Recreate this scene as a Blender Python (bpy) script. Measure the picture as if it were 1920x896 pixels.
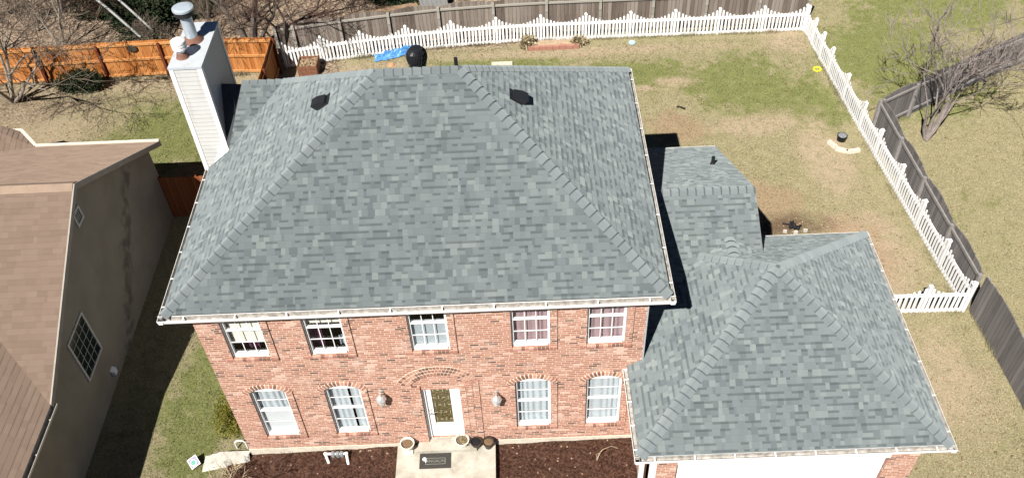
import bpy, math, random
from mathutils import Vector, Matrix, noise as mnoise
rnd = random.Random(7)
R = math.radians
# ------------------------------------------------------------------ camera, world, sun, exposure
scene = bpy.context.scene
COL = scene.collection
for o in list(bpy.data.objects): bpy.data.objects.remove(o)

def cam_matrix(a, b, c):
    return Matrix.Rotation(a, 3, 'Z') @ Matrix.Rotation(b, 3, 'X') @ Matrix.Rotation(c, 3, 'Z')
cd = bpy.data.cameras.new('camera'); cam = bpy.data.objects.new('camera', cd); COL.objects.link(cam)
cam.matrix_world = Matrix.Translation((6.7989, -11.8919, 19.155)) @ cam_matrix(0.0140617, 0.77195, -0.0503175).to_4x4()
cd.sensor_width = 36; cd.lens = 1703.49 / 1920 * 36; cd.clip_end = 1000
scene.camera = cam

SUN_DIR = Vector((0.41, 0.75, -1.0)).normalized()       # the way the light travels
elev = math.asin(-SUN_DIR.z); az = math.atan2(-SUN_DIR.x, -SUN_DIR.y)
world = bpy.data.worlds.new('World'); scene.world = world; world.use_nodes = True
wn = world.node_tree.nodes; wl = world.node_tree.links
sky = wn.new('ShaderNodeTexSky'); sky.sky_type = 'NISHITA'; sky.sun_disc = False
sky.sun_elevation = elev; sky.sun_rotation = az; sky.altitude = 4000; sky.air_density = .4; sky.dust_density = .05; sky.ozone_density = 1.5
wl.new(sky.outputs[0], wn['Background'].inputs[0]); wn['Background'].inputs[1].default_value = 0.05
sl = bpy.data.lights.new('sun', 'SUN'); sl.energy = 5.0; sl.angle = R(0.5); sl.color = (1.0, 0.955, 0.89)
sun = bpy.data.objects.new('sun', sl); COL.objects.link(sun)
sun.rotation_euler = SUN_DIR.to_track_quat('-Z', 'Y').to_euler(); sun.location = (0, -20, 40)
vs = scene.view_settings; vs.view_transform = 'Standard'; vs.look = 'None'; vs.exposure = 0.80; vs.gamma = 1.0
scene.cycles.max_bounces = 5; scene.cycles.diffuse_bounces = 2; scene.cycles.transparent_max_bounces = 8
scene.cycles.use_denoising = True

# ------------------------------------------------------------------ helpers
class MB:
    def __init__(s): s.v = []; s.f = []; s.uv = []; s.mi = []
    def face(s, pts, uv=None, mat=0):
        b = len(s.v); pts = [Vector(p) for p in pts]; s.v += [tuple(p) for p in pts]
        s.f.append(list(range(b, b + len(pts))))
        if uv is None: uv = plan_uv(pts)
        s.uv += list(uv); s.mi.append(mat)
    def box(s, x0, x1, y0, y1, z0, z1, mat=0, M=None, skip=()):
        c = [Vector((x, y, z)) for x in (x0, x1) for y in (y0, y1) for z in (z0, z1)]
        fs = {'-x': (0, 1, 3, 2), '+x': (4, 6, 7, 5), '-y': (0, 4, 5, 1), '+y': (2, 3, 7, 6), '-z': (0, 2, 6, 4), '+z': (1, 5, 7, 3)}
        for k, q in fs.items():
            if k in skip: continue
            pts = [c[i] for i in q]; uv = plan_uv(pts)
            if M: pts = [M @ p for p in pts]
            s.face(pts, uv, mat)
    def tube(s, p0, p1, r0, r1=None, n=8, mat=0, caps=True):
        r1 = r0 if r1 is None else r1
        p0 = Vector(p0); p1 = Vector(p1); d = (p1 - p0)
        if d.length < 1e-6: return
        L = d.length; d /= L
        a = d.orthogonal().normalized(); b = d.cross(a)
        ring = [(math.cos(2 * math.pi * i / n), math.sin(2 * math.pi * i / n)) for i in range(n)]
        q0 = [p0 + (a * x + b * y) * r0 for x, y in ring]; q1 = [p1 + (a * x + b * y) * r1 for x, y in ring]
        for i in range(n):
            j = (i + 1) % n
            s.face([q0[i], q0[j], q1[j], q1[i]], [(i / n, 0), ((i + 1) / n, 0), ((i + 1) / n, L), (i / n, L)], mat)
        if caps and n > 3:
            s.face(q1, None, mat); s.face(q0[::-1], None, mat)
    def lathe(s, prof, c=(0, 0, 0), n=20, mat=0, squash=1.0):
        c = Vector(c)
        for (r0, z0), (r1, z1) in zip(prof, prof[1:]):
            for i in range(n):
                t0 = 2 * math.pi * i / n; t1 = 2 * math.pi * (i + 1) / n
                P = lambda r, z, t: c + Vector((r * math.cos(t), r * math.sin(t) * squash, z))
                pts = [P(r0, z0, t0), P(r0, z0, t1), P(r1, z1, t1), P(r1, z1, t0)]
                if r0 < 1e-5: pts = pts[1:]
                elif r1 < 1e-5: pts = pts[:3]
                s.face(pts, None, mat)
    def build(s, name, mats, parent=None, smooth=False, merge=False):
        me = bpy.data.meshes.new(name); me.from_pydata(s.v, [], s.f)
        u = me.uv_layers.new(name='UVMap')
        flat = [k for p in s.uv for k in p]; u.data.foreach_set('uv', flat)
        for m in (mats if isinstance(mats, (list, tuple)) else [mats]): me.materials.append(m)
        me.polygons.foreach_set('material_index', s.mi)
        if merge:
            import bmesh
            bm = bmesh.new(); bm.from_mesh(me); bmesh.ops.remove_doubles(bm, verts=bm.verts, dist=1e-5)
            bmesh.ops.recalc_face_normals(bm, faces=bm.faces); bm.to_mesh(me); bm.free()
        if smooth: me.polygons.foreach_set('use_smooth', [True] * len(me.polygons))
        me.update()
        o = bpy.data.objects.new(name, me); COL.objects.link(o)
        if parent is not None: adopt(o, parent)
        return o
def adopt(o, parent):
    o.parent = parent
    bw = Vector((0, 0, 0)); q = parent
    if q.parent is not None: return                      # a sub-part: its part sits at the thing's origin already offset
    o.matrix_parent_inverse = Matrix.Translation(-q.location)
def plan_uv(pts):
    n = Vector((0, 0, 0))
    for i in range(len(pts)):
        a, b = pts[i], pts[(i + 1) % len(pts)]; n += a.cross(b)
    if n.length < 1e-9: return [(0, 0)] * len(pts)
    n.normalize()
    t = Vector((0, 0, 1)).cross(n)
    if t.length < 1e-3: t = Vector((1, 0, 0))
    t.normalize(); v = n.cross(t)
    return [(p.dot(t), p.dot(v)) for p in pts]
def empty(name, loc, label, cat, group=None):
    o = bpy.data.objects.new(name, None); COL.objects.link(o); o.location = loc; o.empty_display_size = .2
    tag(o, label, cat, group); return o
def tag(o, label=None, cat=None, group=None, kind=None):
    if label: o['label'] = label
    if cat: o['category'] = cat
    if group: o['group'] = group
    if kind: o['kind'] = kind
    return o
def copy_tree(o, parent=None):
    c = o.copy(); COL.objects.link(c); c.parent = parent
    for ch in [k for k in bpy.data.objects if k.parent == o and k != c]: copy_tree(ch, c)
    return c

# ------------------------------------------------------------------ node helpers
class G:
    def __init__(s, name):
        s.m = bpy.data.materials.new(name); s.m.use_nodes = True; s.nt = s.m.node_tree
        s.N = s.nt.nodes; s.L = s.nt.links; s.b = s.N['Principled BSDF']; s.out = s.N['Material Output']
    def put(s, sock, val):
        if hasattr(val, 'is_output'): s.L.new(val, sock)
        elif isinstance(val, (tuple, list)) and len(val) == 3 and sock.type == 'RGBA': sock.default_value = (*val, 1)
        else: sock.default_value = val
    def math(s, op, a, b=0.0, c=0.0, clamp=False):
        n = s.N.new('ShaderNodeMath'); n.operation = op; n.use_clamp = clamp
        s.put(n.inputs[0], a); s.put(n.inputs[1], b); s.put(n.inputs[2], c); return n.outputs[0]
    def mix(s, f, a, b, mode='MIX'):
        n = s.N.new('ShaderNodeMix'); n.data_type = 'RGBA'; n.blend_type = mode
        s.put(n.inputs[0], f); s.put(n.inputs[6], a); s.put(n.inputs[7], b); return n.outputs[2]
    def noise(s, vec, scale, detail=3, rough=.55, dist=0.0):
        n = s.N.new('ShaderNodeTexNoise'); s.L.new(vec, n.inputs['Vector'])
        n.inputs['Scale'].default_value = scale; n.inputs['Detail'].default_value = detail
        n.inputs['Roughness'].default_value = rough; n.inputs['Distortion'].default_value = dist; return n.outputs[0]
    def voro(s, vec, scale=1.0, feature='F1', out='Color', randomness=1.0, dim='3D'):
        n = s.N.new('ShaderNodeTexVoronoi'); n.voronoi_dimensions = dim; n.feature = feature
        s.L.new(vec, n.inputs['Vector']); n.inputs['Scale'].default_value = scale; n.inputs['Randomness'].default_value = randomness
        return n.outputs[out]
    def white(s, vec):
        n = s.N.new('ShaderNodeTexWhiteNoise'); n.noise_dimensions = '3D'; s.L.new(vec, n.inputs['Vector']); return n.outputs[0]
    def ramp(s, f, stops, interp='LINEAR'):
        n = s.N.new('ShaderNodeValToRGB'); s.L.new(f, n.inputs[0]); cr = n.color_ramp; cr.interpolation = interp
        while len(cr.elements) > 1: cr.elements.remove(cr.elements[-1])
        for i, (p, c) in enumerate(stops):
            e = cr.elements[0] if i == 0 else cr.elements.new(p)
            e.position = p; e.color = (*c, 1) if isinstance(c, (tuple, list)) else (c, c, c, 1)
        return n.outputs[0]
    def comb(s, x=0.0, y=0.0, z=0.0):
        n = s.N.new('ShaderNodeCombineXYZ'); s.put(n.inputs[0], x); s.put(n.inputs[1], y); s.put(n.inputs[2], z); return n.outputs[0]
    def sep(s, v):
        n = s.N.new('ShaderNodeSeparateXYZ'); s.L.new(v, n.inputs[0]); return n.outputs
    def uv(s): return s.N.new('ShaderNodeTexCoord').outputs['UV']
    def obj(s): return s.N.new('ShaderNodeTexCoord').outputs['Object']
    def pos(s): return s.N.new('ShaderNodeNewGeometry').outputs['Position']
    def island(s): return s.N.new('ShaderNodeNewGeometry').outputs['Random Per Island']
    def smooth(s, v, lo, hi):
        n = s.N.new('ShaderNodeMapRange'); n.interpolation_type = 'SMOOTHSTEP'
        s.put(n.inputs[0], v); n.inputs[1].default_value = lo; n.inputs[2].default_value = hi; return n.outputs[0]
    def bump(s, h, strength=.5, dist=.01):
        n = s.N.new('ShaderNodeBump'); s.L.new(h, n.inputs['Height']); n.inputs['Strength'].default_value = strength
        n.inputs['Distance'].default_value = dist; s.L.new(n.outputs[0], s.b.inputs['Normal'])
    def done(s, col, rough=.8, spec=.3, metal=0.0):
        s.put(s.b.inputs['Base Color'], col); s.put(s.b.inputs['Roughness'], rough)
        s.b.inputs['Specular IOR Level'].default_value = spec; s.put(s.b.inputs['Metallic'], metal); return s.m
def mul(c, k): return tuple(x * k for x in c)
def plain(name, col, rough=.6, var=.12, scale=6.0, spec=.3, metal=0.0, fine=60):
    g = G(name); p = g.pos(); n = g.noise(p, scale, 4); n2 = g.noise(p, fine, 2)
    f = g.math('ADD', g.math('MULTIPLY', n, .6), g.math('MULTIPLY', n2, .4))
    c = g.mix(g.smooth(f, .3, .7), mul(col, 1 - var), mul(col, 1 + var))
    return g.done(c, rough, spec, metal)

# ------------------------------------------------------------------ materials
def shingle(name, tones, row=.14, tabw=9.0, band=.56, small=.8):
    g = G(name); u, v, _ = g.sep(g.uv())
    vr = g.math('DIVIDE', v, row); ri = g.math('FLOOR', vr); fv = g.math('FRACT', vr)
    rw = g.white(g.comb(ri, 3.3, 1.7))
    us = g.math('ADD', g.math('MULTIPLY', u, tabw), g.math('MULTIPLY', rw, 97.0))
    ui = g.math('FLOOR', us); uf = g.math('FRACT', us)
    shift = g.math('MULTIPLY', g.white(g.comb(ui, ri, 8.0)), .75)
    cell = g.math('SUBTRACT', ui, g.math('LESS_THAN', uf, shift))
    ca = g.white(g.comb(cell, ri, 1.0)); cb = g.white(g.comb(cell, ri, 6.0))   # one random tone per tab
    base = g.ramp(ca, tones)
    # printed shadow band along the head of about half of the tabs
    m = g.math('MULTIPLY', g.math('GREATER_THAN', cb, .54), g.smooth(fv, .60, .66))
    m = g.math('MULTIPLY', m, g.math('SUBTRACT', 1.0, g.smooth(fv, .94, 1.0)))
    col = g.mix(g.math('MULTIPLY', m, band), base, mul(tones[0][1], .45))
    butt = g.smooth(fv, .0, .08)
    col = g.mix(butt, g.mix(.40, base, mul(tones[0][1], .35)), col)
    big = g.noise(g.uv(), small, 3)
    col = g.mix(g.smooth(big, .25, .75), g.mix(.10, col, mul(tones[0][1], .7)), g.mix(.06, col, tones[-1][1]))
    gran = g.noise(g.uv(), 260, 2, .7)
    col = g.mix(.32, col, g.ramp(gran, [(.3, .25), (.7, .75)]), 'OVERLAY')
    g.bump(g.math('ADD', g.math('MULTIPLY', m, -1.0), g.math('ADD', butt, g.math('MULTIPLY', gran, .5))), .5, .008)
    g.b.inputs['Diffuse Roughness'].default_value = 1.0
    wz = g.noise(g.comb(g.math('MULTIPLY', u, 1.3), g.math('MULTIPLY', v, .22), 2.0), 1.0, 4, .6)
    col = g.mix(g.math('MULTIPLY', g.smooth(wz, .48, .72), .13), col, mul(tones[0][1], .8))
    return g.done(col, .92, .15)
GREY = [(0, (.112, .132, .139)), (.13, (.128, .150, .157)), (.22, (.148, .172, .178)), (.5, (.160, .186, .190)), (.80, (.170, .197, .200)), (.88, (.190, .217, .218)), (1, (.215, .242, .239))]
M_SH = shingle('grey laminated shingle', GREY)
M_NSH = shingle('pinkish brown shingle', [(0, (.215, .155, .118)), (.4, (.238, .174, .133)), (.7, (.25, .184, .141)), (1, (.262, .194, .149))], .145, 4.2, .06, .6)
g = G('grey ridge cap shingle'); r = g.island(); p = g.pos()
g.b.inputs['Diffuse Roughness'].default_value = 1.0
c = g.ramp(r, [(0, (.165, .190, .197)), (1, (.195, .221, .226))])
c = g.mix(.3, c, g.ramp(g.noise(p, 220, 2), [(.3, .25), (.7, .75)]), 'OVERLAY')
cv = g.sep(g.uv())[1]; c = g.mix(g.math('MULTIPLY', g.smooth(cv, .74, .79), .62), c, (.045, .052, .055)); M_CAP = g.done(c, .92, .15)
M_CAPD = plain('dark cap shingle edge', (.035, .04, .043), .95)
M_NCAP = plain('brown ridge cap', (.26, .19, .14), .9, .15, 3)

def brickmat(name, row=.070, length=.205, dark=1.0):
    g = G(name); u, v, _ = g.sep(g.uv())
    vr = g.math('DIVIDE', v, row); ri = g.math('FLOOR', vr); fv = g.math('FRACT', vr)
    jit = g.math('MULTIPLY', g.white(g.comb(ri, 9.1, 4.0)), .35)
    ur = g.math('ADD', g.math('DIVIDE', u, length), g.math('ADD', g.math('MULTIPLY', ri, .5), jit))
    ci = g.math('FLOOR', ur); fu = g.math('FRACT', ur)
    w = g.white(g.comb(ci, ri, 2.0)); w2 = g.white(g.comb(ci, ri, 7.0))
    big = g.noise(g.uv(), 1.1, 3)
    w = g.math('ADD', w, g.math('MULTIPLY', g.math('SUBTRACT', big, .5), .55))
    col = g.ramp(w, [(0.0, (.13, .075, .062)), (.08, (.20, .10, .08)), (.13, (.34, .158, .112)), (.45, (.385, .184, .130)), (.72, (.42, .210, .152)), (.90, (.48, .26, .20)), (1, (.58, .41, .33))])
    tex = g.noise(g.uv(), 90, 3); col = g.mix(.35, col, g.ramp(tex, [(.3, .3), (.7, .7)]), 'OVERLAY')
    mo = g.math('MAXIMUM', g.math('LESS_THAN', fv, .22), g.math('LESS_THAN', fu, .075))
    col = g.mix(g.math('MULTIPLY', g.smooth(g.noise(g.uv(), 1.7, 5, .65), .52, .72), .55), col, (.60, .45, .37))
    col = g.mix(g.math('MULTIPLY', mo, .85), col, (.66, .53, .42))
    g.bump(g.math('SUBTRACT', 1.0, mo), .6, .006)
    return g.done(mul((1, 1, 1), 1) if False else col, .9, .2)
M_BRICK = brickmat('red tumbled brick')
g = G('single brick'); r = g.island(); 
c = g.ramp(r, [(0, (.11, .068, .055)), (.25, (.21, .11, .085)), (.4, (.33, .16, .118)), (.8, (.41, .20, .15)), (1, (.49, .31, .235))])
M_VOUS = g.done(g.mix(.35, c, g.ramp(g.noise(g.pos(), 80, 3), [(.3, .3), (.7, .7)]), 'OVERLAY'), .9, .2)
M_MORTAR = plain('cream mortar', (.66, .55, .43), .95, .12, 8)
M_WHITE = plain('white vinyl', (.80, .80, .79), .45, .03, 4)
M_TRIM = plain('white painted aluminium', (.78, .77, .75), .45, .05, 3)
M_REVEAL = plain('white window jamb', (.62, .64, .66), .5, .05, 4)
g = G('dirty gutter trough'); p = g.pos()
M_GUT = g.done(g.ramp(g.noise(p, 9, 5), [(.25, (.16, .14, .12)), (.5, (.36, .34, .31)), (.75, (.52, .50, .47))]), .6)
g = G('white lap siding'); u, v, _ = g.sep(g.uv()); fv = g.math('FRACT', g.math('DIVIDE', v, .115))
c = g.mix(g.smooth(fv, .0, .14), (.22, .215, .21), (.60, .60, .58)); c = g.mix(.15, c, g.ramp(g.noise(g.pos(), 3, 4), [(.3, .3), (.7, .7)]), 'OVERLAY')
rs = g.smooth(g.noise(g.comb(g.math('MULTIPLY', u, 7.0), g.math('MULTIPLY', v, .5), 0.0), 1.0, 4), .55, .75); c = g.mix(g.math('MULTIPLY', rs, .28), c, (.34, .28, .20))
g.bump(fv, .5, .01); M_SIDE = g.done(c, .5)
g = G('grey and shaded lap siding'); u, v, _ = g.sep(g.uv()); fv = g.math('FRACT', g.math('DIVIDE', v, .115))
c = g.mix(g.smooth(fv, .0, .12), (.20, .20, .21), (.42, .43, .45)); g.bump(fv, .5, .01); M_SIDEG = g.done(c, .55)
g = G('chimney galvanised cap'); p = g.pos(); n = g.noise(p, 5, 5); n2 = g.noise(p, 30, 3)
M_GALV = g.done(g.ramp(g.math('ADD', g.math('MULTIPLY', n, .7), g.math('MULTIPLY', n2, .3)), [(.3, (.36, .31, .25)), (.42, (.43, .455, .48)), (.7, (.49, .53, .57))]), .5, .4, 0.0)
M_PIPE = plain('galvanised flue pipe', (.50, .57, .63), .35, .10, 5, .5, .35)
M_RUST = plain('rusty storm collar', (.17, .085, .06), .8, .25, 12)
M_BLACK = plain('black painted metal', (.012, .012, .013), .18, .1, 8, .6)
M_VENT = plain('black plastic vent', (.016, .017, .020), .5, .15, 10, .4)
M_DARK = plain('dark interior', (.012, .011, .012), .9, .2, 5)
M_CRICKSH = plain('cricket roof painted in shadow', (.05, .055, .06), .85, .2, 7)  # chimney's shadow put into the colour of the cricket roof
g = G('clear glass'); 
tr = g.N.new('ShaderNodeBsdfTransparent'); gl = g.N.new('ShaderNodeBsdfGlossy'); gl.inputs['Roughness'].default_value = .02
mx = g.N.new('ShaderNodeMixShader'); fr = g.N.new('ShaderNodeLayerWeight')
tr.inputs[0].default_value = (.93, .95, .95, 1)
g.L.new(g.math('ADD', g.math('MULTIPLY', g.math('POWER', fr.outputs['Facing'], 4.0), .6), .04), mx.inputs[0]); g.L.new(tr.outputs[0], mx.inputs[1]); g.L.new(gl.outputs[0], mx.inputs[2]); g.L.new(mx.outputs[0], g.out.inputs[0])
M_GLASS = g.m
def cloth(name, col): return plain(name, col, .9, .06, 14, .1)
M_SHEER = cloth('white sheer curtain', (.47, .51, .54)); M_SHADE = cloth('white roller shade', (.62, .64, .65)); M_GSHADE = cloth('pale grey shade', (.36, .40, .43))
M_BLIND = cloth('cream slat blind', (.58, .55, .47)); M_MAUVE = cloth('mauve curtain', (.34, .235, .25)); M_PURP = cloth('purple curtain', (.10, .03, .07))
g = G('leaded amber door glass'); u, v, _ = g.sep(g.uv()); n = g.noise(g.pos(), 22, 4)
c = g.ramp(n, [(.35, (.028, .022, .007)), (.5, (.085, .068, .022)), (.63, (.15, .125, .055)), (.72, (.32, .29, .19))])
M_LEAD = g.done(c, .25, .5)
M_CAME = plain('brass came', (.55, .50, .36), .3, .1, 20, .6, .4)
g = G('concrete'); p = g.pos(); n = g.noise(p, 2.2, 6, .65); n2 = g.noise(p, 40, 3)
M_CONC = g.done(g.mix(.3, g.ramp(n, [(.3, (.27, .25, .20)), (.5, (.42, .39, .33)), (.7, (.52, .49, .43))]), g.ramp(n2, [(.3, .3), (.7, .7)]), 'OVERLAY'), .9)
M_FOUND = plain('cream painted foundation', (.56, .51, .42), .85, .2, 5)
g = G('stained old concrete'); p = g.pos(); n = g.noise(p, 5, 6, .7)
M_OLDC = g.done(g.ramp(n, [(.3, (.18, .165, .13)), (.45, (.42, .40, .35)), (.7, (.60, .57, .51))]), .9)
g = G('weathered stucco siding'); p = g.pos(); x, y, z = g.sep(p)
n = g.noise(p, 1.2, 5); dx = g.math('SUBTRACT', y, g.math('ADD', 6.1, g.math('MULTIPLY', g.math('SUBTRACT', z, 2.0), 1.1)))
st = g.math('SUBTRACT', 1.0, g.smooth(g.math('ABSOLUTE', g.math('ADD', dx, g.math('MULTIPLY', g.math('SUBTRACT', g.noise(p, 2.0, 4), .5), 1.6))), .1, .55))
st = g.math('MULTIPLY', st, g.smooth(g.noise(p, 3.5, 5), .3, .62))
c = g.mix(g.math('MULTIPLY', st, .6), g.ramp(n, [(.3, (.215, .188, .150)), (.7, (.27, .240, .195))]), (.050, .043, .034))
fr_ = g.math('FRACT', g.math('MULTIPLY', y, 6.0)); g.bump(g.noise(p, 60, 3), .3, .005); M_STUC = g.done(c, .9)
def wood(name, tones, board=.14, axis='u', streak=1.0, tint=.5):
    g = G(name); u, v, _ = g.sep(g.uv()); a, b = (u, v) if axis == 'u' else (v, u)
    bi = g.math('FLOOR', g.math('DIVIDE', a, board)); fa = g.math('FRACT', g.math('DIVIDE', a, board))
    w = g.white(g.comb(bi, 1.0, 5.0)); gr = g.noise(g.comb(g.math('MULTIPLY', a, 60.0), g.math('MULTIPLY', b, 2.0), w), 1.0, 5, .65)
    st = g.noise(g.comb(g.math('MULTIPLY', a, 9.0), g.math('MULTIPLY', b, .8), g.math('MULTIPLY', w, 30.0)), 1.0, 4)
    f = g.math('ADD', g.math('MULTIPLY', w, tint), g.math('ADD', g.math('MULTIPLY', gr, .3), g.math('MULTIPLY', st, .7 - tint * .5)))
    col = g.ramp(f, tones); e = g.math('MINIMUM', g.smooth(fa, .0, .06), g.math('SUBTRACT', 1.0, g.smooth(fa, .94, 1.0)))
    col = g.mix(e, mul(tones[0][1], .5), col); g.bump(g.math('ADD', e, g.math('MULTIPLY', gr, .4)), .5, .006)
    return g.done(col, .85, .2)
M_CEDAR = wood('orange stained cedar', [(.25, (.235, .075, .018)), (.5, (.36, .130, .033)), (.8, (.48, .205, .066))], .14)
M_CEDARR = wood('orange stained rail', [(.25, (.38, .16, .052)), (.8, (.54, .27, .10))], .3, 'v')
M_CEDARD = plain('dark red stained post', (.13, .032, .014), .85, .2, 5)
M_GREYW = wood('weathered grey boards', [(.25, (.075, .058, .048)), (.5, (.150, .122, .103)), (.85, (.26, .225, .195))], .14)
M_GREYR = wood('weathered grey rail', [(.25, (.20, .185, .16)), (.8, (.36, .34, .30))], .3, 'v')
M_GREYB = wood('dark weathered boards', [(.25, (.085, .078, .076)), (.5, (.145, .135, .13)), (.85, (.22, .205, .195))], .14, tint=.35)
M_GREYBR = plain('grey fence rail', (.24, .225, .215), .9, .2, 6)
g = G('white picket vinyl'); p = g.pos(); zz = g.sep(p)[2]
dirt = g.math('MULTIPLY', g.math('SUBTRACT', 1.0, g.smooth(zz, -.28, -.10)), g.smooth(g.noise(p, 7, 4), .3, .7))
M_PVC = g.done(g.mix(g.math('MULTIPLY', dirt, .6), g.mix(g.smooth(g.noise(p, 3, 3), .3, .7), (.80, .80, .79), (.85, .85, .85)), (.36, .33, .26)), .4)
M_PVCD = plain('white pvc pipe', (.78, .77, .74), .4, .04, 8)
M_BARKG = plain('purple grey bark', (.20, .17, .155), .95, .3, 10)
M_TWIGG = plain('purple grey twig', (.185, .155, .14), .95, .25, 8)
M_BARKT = plain('tan grey bark', (.24, .205, .165), .95, .3, 9)
M_TWIGT = plain('brown twig', (.16, .125, .095), .95, .3, 7)
M_TWIGR = plain('dark reddish twig', (.085, .048, .036), .95, .3, 7)
M_BARKD = plain('dark bark', (.10, .082, .068), .95, .35, 9)
M_STICK = plain('pale dry stick', (.46, .37, .25), .9, .15, 12)
def leafmat(name, a, b):
    g = G(name); return g.done(g.mix(g.island(), a, b), .8, .2)
M_EVERG = leafmat('dark evergreen needles', (.012, .022, .011), (.040, .058, .026))
M_ARBO = leafmat('golden green foliage', (.085, .10, .018), (.235, .20, .035))
M_DRYL = leafmat('dry leaf', (.16, .10, .055), (.42, .32, .20))
M_STRAW = leafmat('dry straw', (.22, .175, .10), (.42, .35, .22))

# ground: dormant lawn, bare dirt and leaf litter where the yard has them
g = G('lawn and leaf litter'); p = g.pos(); x, y, z = g.sep(p)
def blob(cx, cy, rx, ry, soft=.5, wob=.9, ns=1.1):
    dx = g.math('DIVIDE', g.math('SUBTRACT', x, cx), rx); dy = g.math('DIVIDE', g.math('SUBTRACT', y, cy), ry)
    d = g.math('SQRT', g.math('ADD', g.math('MULTIPLY', dx, dx), g.math('MULTIPLY', dy, dy)))
    d = g.math('ADD', d, g.math('MULTIPLY', g.math('SUBTRACT', NW, .5), wob * 2))
    return g.math('SUBTRACT', 1.0, g.smooth(d, 1.0 - soft, 1.0 + soft))
NW = g.noise(p, 1.4, 5, .62)
def any_(*a):
    r = a[0]
    for q in a[1:]: r = g.math('MAXIMUM', r, q)
    return r
fine = g.noise(p, 26, 4, .75); vfine = g.noise(p, 75, 3, .8); mid = g.noise(p, 4.5, 4, .65); bigp = g.noise(p, .55, 4, .6)
cl = g.math('ADD', g.math('MULTIPLY', fine, .6), g.math('MULTIPLY', vfine, .4))
tan = g.ramp(cl, [(.36, (.100, .085, .046)), (.47, (.205, .180, .100)), (.56, (.285, .253, .153)), (.66, (.45, .405, .27))])
grn = g.ramp(cl, [(.36, (.056, .068, .022)), (.47, (.118, .132, .043)), (.56, (.172, .184, .066)), (.66, (.29, .29, .13))])
green_spots = any_(blob(11.5, 15.0, 2.6, .8), blob(14.8, 14.2, 2.0, 1.7), blob(17.0, 12.6, .9, 1.8), blob(-5.2, 12.6, 2.4, 1.7), blob(-3.2, 11.8, 1.3, 1.0), blob(-1.6, 1.2, .8, 2.2), blob(5.5, 15.9, 3.0, .5), blob(20.6, 15.5, 2.4, 3.0), blob(23.5, 19, 3, 2))
mid2 = g.noise(p, 2.1, 5, .7)
gm = g.math('ADD', g.math('ADD', g.math('MULTIPLY', g.math('SUBTRACT', mid2, .5), 1.3), g.math('MULTIPLY', green_spots, .78)), g.math('ADD', g.math('MULTIPLY', g.math('SUBTRACT', bigp, .5), 1.0), g.math('MULTIPLY', g.math('SUBTRACT', mid, .5), 1.1)))
lawn = g.mix(g.math('MULTIPLY', g.smooth(gm, .0, .75), .92), tan, grn)
lawn = g.mix(1.0, lawn, g.ramp(g.noise(p, 3.3, 5, .75), [(.32, .80), (.68, 1.0)]), 'MULTIPLY')
soil = g.ramp(cl, [(.33, (.14, .105, .068)), (.5, (.27, .215, .145)), (.68, (.43, .36, .26))])
bare = any_(blob(17.0, 5.9, 1.1, 1.6), blob(16.7, 10.3, .8, 2.0), blob(17.2, 1.3, 1.2, 1.6, .7), blob(-6.5, 15.7, 6.5, .55), blob(-10.5, 13.2, 3.0, 1.6), blob(17.0, 16.9, .9, .9), blob(11.4, 14.2, .5, .18, .3, .5), blob(12.5, 14.5, .7, .3), blob(9.3, 16.6, 5, .3), blob(14.8, 11.9, 1.6, .5), blob(1.5, 15.9, 2.4, .6))
lawn = g.mix(g.math('MULTIPLY', bare, g.smooth(mid, .25, .6)), lawn, soil)
pinkish = any_(blob(12.2, 11.9, .9, .8), blob(14.3, 8.2, 1.0, .8), blob(16.4, 6.0, 1.0, 1.4), blob(15.2, -.6, .5, 1.0))
lawn = g.mix(g.math('MULTIPLY', pinkish, .55), lawn, g.ramp(cl, [(.33, (.13, .075, .045)), (.68, (.34, .235, .16))]))
litter_c = g.ramp(g.math('ADD', g.math('MULTIPLY', g.sep(g.voro(p, 16, out='Color'))[0], .38), g.math('MULTIPLY', fine, .62)), [(.25, (.035, .023, .016)), (.42, (.115, .080, .056)), (.56, (.21, .160, .115)), (.75, (.37, .30, .23))])
back = g.math('MULTIPLY', g.smooth(y, 16.7, 17.5), g.math('SUBTRACT', 1.0, g.smooth(g.math('ADD', x, g.math('MULTIPLY', NW, 3.0)), 7.0, 11.0)))
litter = any_(back, g.math('MULTIPLY', blob(-11.0, 14.6, 2.2, 1.0), .6), blob(-.3, 16.0, .8, .7))
col = g.mix(litter, lawn, litter_c)
dirt_c = g.ramp(cl, [(.36, (.030, .019, .012)), (.5, (.085, .055, .036)), (.66, (.19, .13, .09))])
col = g.mix(g.math('MULTIPLY', blob(14.8, 7.1, .95, .5, .6), .9), col, dirt_c)
tanback = g.math('MULTIPLY', g.smooth(y, 17.6, 18.2), g.math('MULTIPLY', g.smooth(x, 7.0, 10.0), g.math('SUBTRACT', 1.0, g.smooth(x, 16.5, 18.0))))
col = g.mix(g.math("MULTIPLY", tanback, .8), col, tan)
g.bump(g.math('ADD', g.math('MULTIPLY', fine, 1.0), g.math('MULTIPLY', vfine, .6)), .55, .035)
g.b.inputs['Diffuse Roughness'].default_value = 1.0
M_LAWN = g.done(col, .95, .1)
M_BLADE = M_LAWN.copy(); M_BLADE.name = 'grass blade'; nt_ = M_BLADE.node_tree; b_n = nt_.nodes['Principled BSDF']
src_ = b_n.inputs['Base Color'].links[0].from_socket; gi_ = nt_.nodes.new('ShaderNodeNewGeometry'); rp_ = nt_.nodes.new('ShaderNodeValToRGB'); mxn = nt_.nodes.new('ShaderNodeMix'); mxn.data_type = 'RGBA'; mxn.blend_type = 'MULTIPLY'; mxn.inputs[0].default_value = 1
rp_.color_ramp.elements[0].color = (.55, .58, .50, 1); rp_.color_ramp.elements[1].color = (1.45, 1.42, 1.5, 1)
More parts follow.
